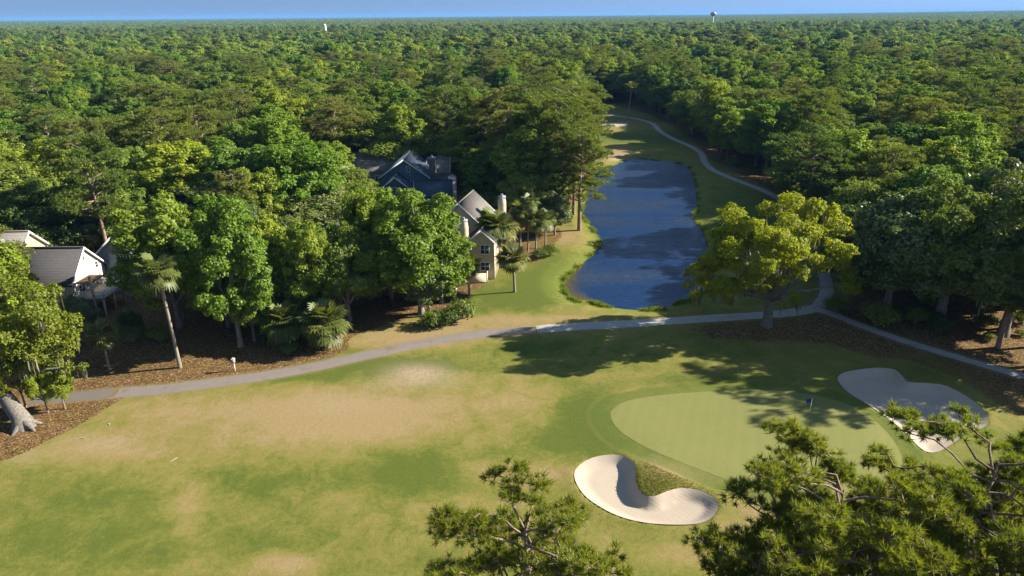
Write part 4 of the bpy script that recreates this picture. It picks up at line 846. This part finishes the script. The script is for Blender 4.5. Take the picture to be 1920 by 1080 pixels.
# understorey shrubs along the wood's edge
edgep = ringpts(60, 210, 4.0, .78, .78); ce = sdf(edgep, CLEAR, 20); edgep = edgep[(ce > .8) & (ce < 11)]
edgep = edgep[np.min(np.hypot(edgep[:, None, 0]-HB[None, :, 0], edgep[:, None, 1]-HB[None, :, 1])-HB[None, :, 2], 1) > .5]
ns = 0
for x, y in edgep:
    q = Q(np.array([[x, y, 0.]]))[0]
    if rng.random() < .45 and -20 < q[0] < 1940 and ns < 130 and not (180 < q[0] < 470 and q[1] > 600) and not (660 < q[0] < 780 and q[1] > 560):
        ns += 1; plant('shrub', int(rng.integers(4)), (x, y), rng.uniform(.9, 2.4), None, rng.uniform(0, 6.28), None, rng.uniform(.9, 1.5))

# ---- labels of the wood's trees: kind, neighbourhood and order from the left
KIND = {'oak': 'rounded olive oak', 'gum': 'leafy sweetgum', 'pine': 'tall pine', 'magnolia': 'glossy magnolia', 'palm': 'fan palm', 'shrub': 'low shrub'}
ORD = ['first', 'second', 'third', 'fourth', 'fifth', 'sixth', 'seventh', 'eighth', 'ninth', 'tenth', 'eleventh', 'twelfth', 'thirteenth', 'fourteenth', 'fifteenth', 'sixteenth', 'seventeenth', 'eighteenth', 'nineteenth', 'twentieth']
def where(x, y):
    a = Q(np.array([[x, y, 6.]]))[0][0]; d = math.hypot(x, y)
    side = 'at the left edge' if a < 230 else 'left of the tall sweetgum' if a < 470 else 'above the path palms' if a < 690 else 'round the slate blue house' if a < 860 else 'behind the cream villa' if a < 1070 else 'beyond the far fairway' if a < 1290 else 'behind the lone oak' if a < 1560 else 'on the right bank' if a < 1760 else 'at the right edge'
    band = 'front' if d < 110 else 'second' if d < 150 else 'third' if d < 195 else 'fourth' if d < 245 else 'fifth' if d < 290 else 'sixth'
    return band, side
grp = {}
for t_ in PLACED:
    r = t_['root']
    if t_['label']: tag(r, t_['label'], 'shrub' if t_['sp'] == 'shrub' else 'palm' if t_['sp'] == 'palm' else 'tree', t_['group'])
    else: grp.setdefault((t_['sp'],)+where(t_['x'], t_['y']), []).append(t_)
for (sp, band, side), l in grp.items():
    l.sort(key=lambda q: Q(np.array([[q['x'], q['y'], q['H']*.6]]))[0][0])
    for i, q in enumerate(l):
        o_ = 'only' if len(l) == 1 else ORD[i] if i < 20 else 'rightmost'
        lb = f"{KIND[sp]} in {band} belt {side}" + ('' if len(l) == 1 else f", {o_} from left")
        tag(q['root'], lb, 'shrub' if sp == 'shrub' else 'palm' if sp == 'palm' else 'tree', f"{KIND[sp]}s of the wood")

# ------------------------------------------------------------------ the far wood: one object, instanced canopy
protos = bpy.data.collections.new('forest_prototypes'); pid = {}
def proto(name, me):
    o = bpy.data.objects.new(f'forest_{len(pid):03d}', me); protos.objects.link(o); pid[name] = len(pid)
def joined(p, name):
    m = MB(); cb, tb = p['raw']
    for src, mi in ((cb, 0), (tb, 1)):
        off = m.n
        for v in src.v: m.v.append(v); m.n += len(v); m.at.append(np.zeros(len(v), np.float32))
        for (mm, k), fs in src.f.items(): m.f.setdefault((mi, k), []).extend([f+off for f in fs])
    return m.mesh(name, [M[p['lm']], M[p['bk']]])
for sp in ('oak', 'gum', 'pine', 'magnolia', 'palm'):
    for i, p in enumerate(PROTO[sp][:1]): proto((sp, i), joined(p, f'forest_{sp}_{i}'))
def lowtree(seed, H, R, zlow, k, per, L, W, flat, rc):
    rg = np.random.default_rng(seed); m = MB(); cen = scatter_clumps(rg, k, R*.85, H*(1-zlow)/2*.86, H*(1+zlow)/2, cand=8)
    clump_leaves(m, cen, R*rg.uniform(*rc, k), per, L, W, rg, np.array([0, 0, H*.5]), flat=flat, low=.25); m.tube([(0, 0, -.3), (0, 0, H*.6)], [.3, .15], 5, 1); return m
for i in range(4): proto(('oak', 10+i), lowtree(900+i, 14, 6.6, .22, 18, 60, .85, .6, .72, (.28, .42)).mesh('low_oak', [M['oak'], M['bark_oak']]))
for i in range(4): proto(('gum', 10+i), lowtree(920+i, 18, 5.2, .20, 20, 70, .85, .65, .85, (.28, .4)).mesh('low_gum', [M['gum'], M['bark_oak']]))
for i in range(4): proto(('pine', 10+i), lowtree(940+i, 22, 4.6, .5, 20, 75, .9, .35, .5, (.24, .4)).mesh('low_pine', [M['pine'], M['bark_pine']]))
for i in range(3):
    rg = np.random.default_rng(960+i); m = MB(); n_ = 14
    for a in range(n_):
        for b_ in range(n_):
            cx, cy = ((a+rg.uniform(.1, .9))/n_-.5)*170, ((b_+rg.uniform(.1, .9))/n_-.5)*170; H_ = rg.uniform(11, 21); R_ = rg.uniform(5, 9.5); tn = rg.random()
            d = unit(rg.normal(size=(26, 3))); d[:, 2] = np.abs(d[:, 2])*.9-.12; c = np.array([cx, cy, H_-R_*.7])+d*np.array([R_, R_, R_*.7])
            leaves(m, c, d+rg.normal(size=d.shape)*.5, 3.6, 2.6, rg, 0, np.full(26, tn))
    proto(('patch', i), m.mesh('canopy_patch', [M['far']], tone=True))
rows = []
for x, y, sp, H_, fat in REST:
    k = 1; q = HR[sp]; s_ = H_/{'oak': 14, 'gum': 18, 'pine': 22, 'magnolia': 14, 'palm': 8}[sp]
    rows.append((x, y, hz(x, y), pid[(sp, int(rng.integers(k)))], rng.uniform(0, 6.28), s_*fat, s_))
mid = ringpts(460, 1750, 10.6, .80, .80)
for x, y in mid:
    zn = zone(x*.6, y*.6); pr = rng.random(); pine_p = .11+.10*zn
    sp = 'pine' if pr < pine_p else 'gum' if pr < pine_p+.44 else 'oak'; H_ = rng.uniform(*HR[sp][:2])*rng.uniform(.85, 1.08); s_ = H_/{'oak': 14, 'gum': 18, 'pine': 22}[sp]
    v = int(rng.integers(4)); rows.append((x, y, 0., pid[(sp, v+10 if y > 500 else 0)], rng.uniform(0, 6.28), s_*rng.uniform(1.1, 1.7), s_*rng.uniform(.9, 1.15)))
for yy in np.arange(1820, 14000, 150):
    for xx in np.arange(-.82*yy-100, .82*yy+200, 150):
        rows.append((xx+rng.uniform(-15, 15), yy+rng.uniform(-15, 15), 0., pid[('patch', int(rng.integers(3)))], rng.integers(4)*math.pi/2, 1.0, rng.uniform(.9, 1.12)))
rows = np.array(rows); far_m = rows[:, 1] > 2500; rows[far_m, 2] = height(rows[far_m, :2])
me = bpy.data.meshes.new('distant_forest'); me.vertices.add(len(rows)); me.vertices.foreach_set('co', rows[:, :3].astype(np.float32).ravel())
me.attributes.new('pidx', 'INT', 'POINT').data.foreach_set('value', rows[:, 3].astype(np.int32))
rot = np.zeros((len(rows), 3), np.float32); rot[:, 2] = rows[:, 4]; me.attributes.new('prot', 'FLOAT_VECTOR', 'POINT').data.foreach_set('vector', rot.ravel())
scl = np.stack([rows[:, 5], rows[:, 5], rows[:, 6]], 1).astype(np.float32); me.attributes.new('pscl', 'FLOAT_VECTOR', 'POINT').data.foreach_set('vector', scl.ravel())
forest = obj('distant_forest', me); tag(forest, 'endless dense wood stretching to the horizon', None, None, 'stuff')
ng_ = bpy.data.node_groups.new('forest_scatter', 'GeometryNodeTree'); ng_.interface.new_socket('Geometry', in_out='INPUT', socket_type='NodeSocketGeometry'); ng_.interface.new_socket('Geometry', in_out='OUTPUT', socket_type='NodeSocketGeometry')
gi, go = ng_.nodes.new('NodeGroupInput'), ng_.nodes.new('NodeGroupOutput'); iop = ng_.nodes.new('GeometryNodeInstanceOnPoints'); ci = ng_.nodes.new('GeometryNodeCollectionInfo')
ci.inputs[0].default_value = protos; ci.inputs['Separate Children'].default_value = True; ci.inputs['Reset Children'].default_value = True
def na(n, ty):
    a = ng_.nodes.new('GeometryNodeInputNamedAttribute'); a.data_type = ty; a.inputs[0].default_value = n; return a.outputs[0]
L_ = ng_.links.new
L_(gi.outputs[0], iop.inputs['Points']); L_(ci.outputs[0], iop.inputs['Instance']); iop.inputs['Pick Instance'].default_value = True
L_(na('pidx', 'INT'), iop.inputs['Instance Index']); L_(na('prot', 'FLOAT_VECTOR'), iop.inputs['Rotation']); L_(na('pscl', 'FLOAT_VECTOR'), iop.inputs['Scale']); L_(iop.outputs[0], go.inputs[0])
forest.modifiers.new('scatter', 'NODES').node_group = ng_

# ------------------------------------------------------------------ reeds on the pond's shore and rough grass round the bunker lips
def blades(name, p, hgt_, lab, mat, rg, wd=.05):
    n_ = len(p); z = height(p); a = rg.uniform(0, 6.28, n_); dx = np.stack([np.cos(a), np.sin(a), np.zeros(n_)], 1)*(wd*rg.uniform(.6, 1.4, n_))[:, None]; b_ = np.column_stack([p, z-.03]); tip = b_+np.column_stack([rg.normal(size=(n_, 2))*.3*hgt_[:, None], hgt_]); m = MB()
    m.add(np.stack([b_-dx, b_+dx, tip], 1).reshape(-1, 3), np.arange(3*n_).reshape(n_, 3)); tag(obj(name, m.mesh(name, [mat])), lab, None, None, 'stuff')
M['reed'] = leaf_mat('reed_blades', [(.15, .19, .025), (.16, .20, .03)], trans=.45, gloss=.01); M['rough'] = leaf_mat('rough_blades', [(.15, .145, .04), (.16, .155, .045)], trans=.4, gloss=.01)
rg = np.random.default_rng(77); seg = rg.integers(len(LAKE), size=26000); tt = rg.random(26000)[:, None]; bp = LAKE[seg]*(1-tt)+LAKE[(seg+1) % len(LAKE)]*tt; cl_ = np.sin(bp[:, 0]*.9+np.cos(bp[:, 1]*.7)*2)+.6*np.sin(bp[:, 1]*1.9+bp[:, 0]*.5)
bp = bp[cl_ > -.1]; cl_ = cl_[cl_ > -.1]; ctr = LAKE.mean(0); bp = bp+unit(rg.normal(size=bp.shape))*(np.abs(rg.normal(size=len(bp)))*.55)[:, None]; dl_ = sdf(bp, LAKE, 5); k_ = (dl_ > -.35); bp = bp[k_]; cl_ = cl_[k_]
blades('shore_reeds', bp, rg.uniform(.25, .6, len(bp))*(.7+.5*np.clip(cl_, 0, 1.5)), 'yellow green reeds fringing the pond', M['reed'], rg, .07)
bp = np.vstack([LIP1+rg.normal(size=(9000, 2))*np.array([2.6, 2.0]), LIP2+rg.normal(size=(7000, 2))*np.array([5., 2.6])]); bp = bp[(sdf(bp, BUNK1, 9) > .02) & (sdf(bp, BUNK2, 9) > .02) & (sdf(bp, GREEN, 9) > 2.3)]
blades('rough_grass', bp, rg.uniform(.06, .24, len(bp)), 'longer rough grass on the bunker lips', M['rough'], rg, .03)

# ------------------------------------------------------------------ small things
c = P(1517, 779); r = empty('golf_flag', (c[0], c[1], hz(*c)+.01)); tag(r, 'small navy golf flag on a white stick in the putting green', 'flag')
m = MB(); m.tube([(0, 0, -.1), (0, 0, 1.75)], .03, 6); obj('flagstick', m.mesh('flagstick', [M['white']]), r)
t = NT('navy_cloth'); M['navy'] = t.bsdf((.03, .05, .16), .8, .1); m = MB(); nn = 7; V = [(-.03-.55*i/(nn-1), .05*math.sin(i*1.1), z-.05*i/(nn-1)) for z in (1.22, 1.72) for i in range(nn)]
V2 = [(x, y+.012, z) for x, y, z in V]; m.add(V+V2, [(i, i+1, i+nn+1, i+nn) for i in range(nn-1)]+[(i+2*nn, i+3*nn, i+3*nn+1, i+2*nn+1) for i in range(nn-1)]); obj('flag_cloth', m.mesh('flag_cloth', [M['navy']]), r)
m = MB(); m.tube([(0, 0, .0), (0, 0, .012)], .054, 10); obj('cup_rim', m.mesh('cup_rim', [M['white']]), r)
c = P(441, 697); r = empty('nesting_box_post', (c[0], c[1], hz(*c))); tag(r, 'small grey box on a pale post beside the path', 'post')
m = MB(); m.box((0, 0, .55), (.13, .13, 1.3)); obj('post', m.mesh('post', [M['offwhite']]), r)
m = MB(); m.box((0, 0, 1.45), (.34, .32, .56)); m.add([(-.24, -.22, 1.73), (.24, -.22, 1.73), (.24, .22, 1.73), (-.24, .22, 1.73), (-.02, 0, 1.95), (.02, 0, 1.95)], [(0, 1, 5, 4), (2, 3, 4, 5)]); m.add([(-.24, -.22, 1.73), (-.24, .22, 1.73), (-.02, 0, 1.95), (.24, -.22, 1.73), (.24, .22, 1.73), (.02, 0, 1.95)], [(0, 2, 1), (3, 4, 5)]); obj('box', m.mesh('box', [M['wood']]), r)
m = MB(); m.box((.0, -.165, 1.5), (.12, .02, .12)); obj('box_front', m.mesh('box_front', [M['metal']]), r)
for k_, (q, lb) in enumerate((((152, 822), 'pale fallen branch on the grass edge near the left oak'), ((205, 795), 'short pale fallen stick on the mulch edge'), ((325, 862), 'thin pale twig lying on the fairway'))):
    c = P(*q); rg = np.random.default_rng(k_); m = MB(); m.tube(limb_path((-.5, 0, .06), (.5, .15, .05), rg, 5, .1), np.linspace(.07, .03, 5), 6); m.tube(limb_path((.1, .05, .06), (.4, -.25, .05), rg, 4, .1), np.linspace(.04, .02, 4), 5)
    o = obj('fallen_branch', m.mesh('fallen_branch', [M['deadwood']], True), None, (c[0], c[1], hz(*c))); o.rotation_euler.z = 1.9*k_+.3; o.scale = ((1.1, .6, .7), (.5, .5, .5), (.8, .5, .4))[k_]; tag(o, lb, 'branch', 'fallen branches')
# far landmarks over the canopy
def at(pxl, pyl, Y):
    d = fw+rt*(pxl-960)/F-up*(pyl-540)/F; k = Y/d[1]; return d[0]*k, Y, CAMH+d[2]*k
x, y, z = at(1338, 21.5, 2000); r = empty('water_tower', (x, y, 0)); tag(r, 'white water tower with bulging tank on the horizon', 'water tower')
m = MB(); zc = z-6.2; m.tube([(0, 0, zc-6.0), (0, 0, zc-4.6), (0, 0, zc-2), (0, 0, zc), (0, 0, zc+2.4), (0, 0, zc+4.8), (0, 0, zc+6.2)], [2.0, 4.6, 7.6, 8.2, 7.4, 4.4, .6], 20); obj('tank', m.mesh('tank', [M['metal']], True), r)
m = MB(); m.tube([(0, 0, -1), (0, 0, 6), (0, 0, zc-5.8)], [4, 2.2, 1.9], 14); obj('column', m.mesh('column', [M['white']], True), r)
x, y, z = at(959, 19.5, 2600); r = empty('radio_mast', (x, y, 0)); tag(r, 'thin lattice radio mast rising above the horizon', 'mast')
m = MB()
for k_ in range(3): a = k_*2.094; m.tube([(math.cos(a)*2.6, math.sin(a)*2.6, -1), (math.cos(a)*.5, math.sin(a)*.5, z)], [.35, .2], 5)
obj('mast_leg', m.mesh('mast_leg', [M['metal']]), r); m = MB()
for i in range(12):
    h0, h1 = z*i/12, z*(i+1)/12; f0, f1 = 2.6-2.1*i/12, 2.6-2.1*(i+1)/12
    for k_ in range(3): a, a2 = k_*2.094, (k_+1)*2.094; m.tube([(math.cos(a)*f0, math.sin(a)*f0, h0), (math.cos(a2)*f1, math.sin(a2)*f1, h1)], .13, 4)
obj('bracing', m.mesh('bracing', [M['metal']]), r)
x, y, z = at(609, 46, 1300); r = empty('white_tower', (x, y, 0)); tag(r, 'tiny white tower poking out of the far wood at left', 'tower')
m = MB(); m.box((0, 0, z/2-1), (3.4, 3.4, z)); obj('shaft', m.mesh('shaft', [M['white']]), r); m = MB(); m.add([(-2, -2, z-1), (2, -2, z-1), (2, 2, z-1), (-2, 2, z-1), (0, 0, z+1.6)], [(0, 1, 4), (1, 2, 4), (2, 3, 4), (3, 0, 4)]); obj('cap', m.mesh('cap', [M['white']]), r)
# ------------------------------------------------------------------ the air
hm = bpy.data.materials.new('haze_mat'); hm.use_nodes = True; hn = hm.node_tree; hn.nodes.clear(); ho = hn.nodes.new('ShaderNodeOutputMaterial'); hv = hn.nodes.new('ShaderNodeVolumePrincipled')
hv.inputs['Color'].default_value = (.17, .40, .80, 1); hv.inputs['Density'].default_value = HAZE; hv.inputs['Anisotropy'].default_value = .0; hn.links.new(hv.outputs[0], ho.inputs['Volume'])
m = MB(); m.box((0, 8600, 36.), (36000, 18600, 84.)); tag(obj('haze', m.mesh('haze', [hm])), 'thin blue summer haze', None, None, 'stuff')
print('individuals', len(PLACED), cnt, 'shrubs', ns, 'rest', len(rows))
tris = sum(sum(len(p_.vertices)-2 for p_ in me_.polygons) if len(me_.polygons) < 3000 else len(me_.loops)-2*len(me_.polygons) for me_ in bpy.data.meshes)
print('TRIS', tris)
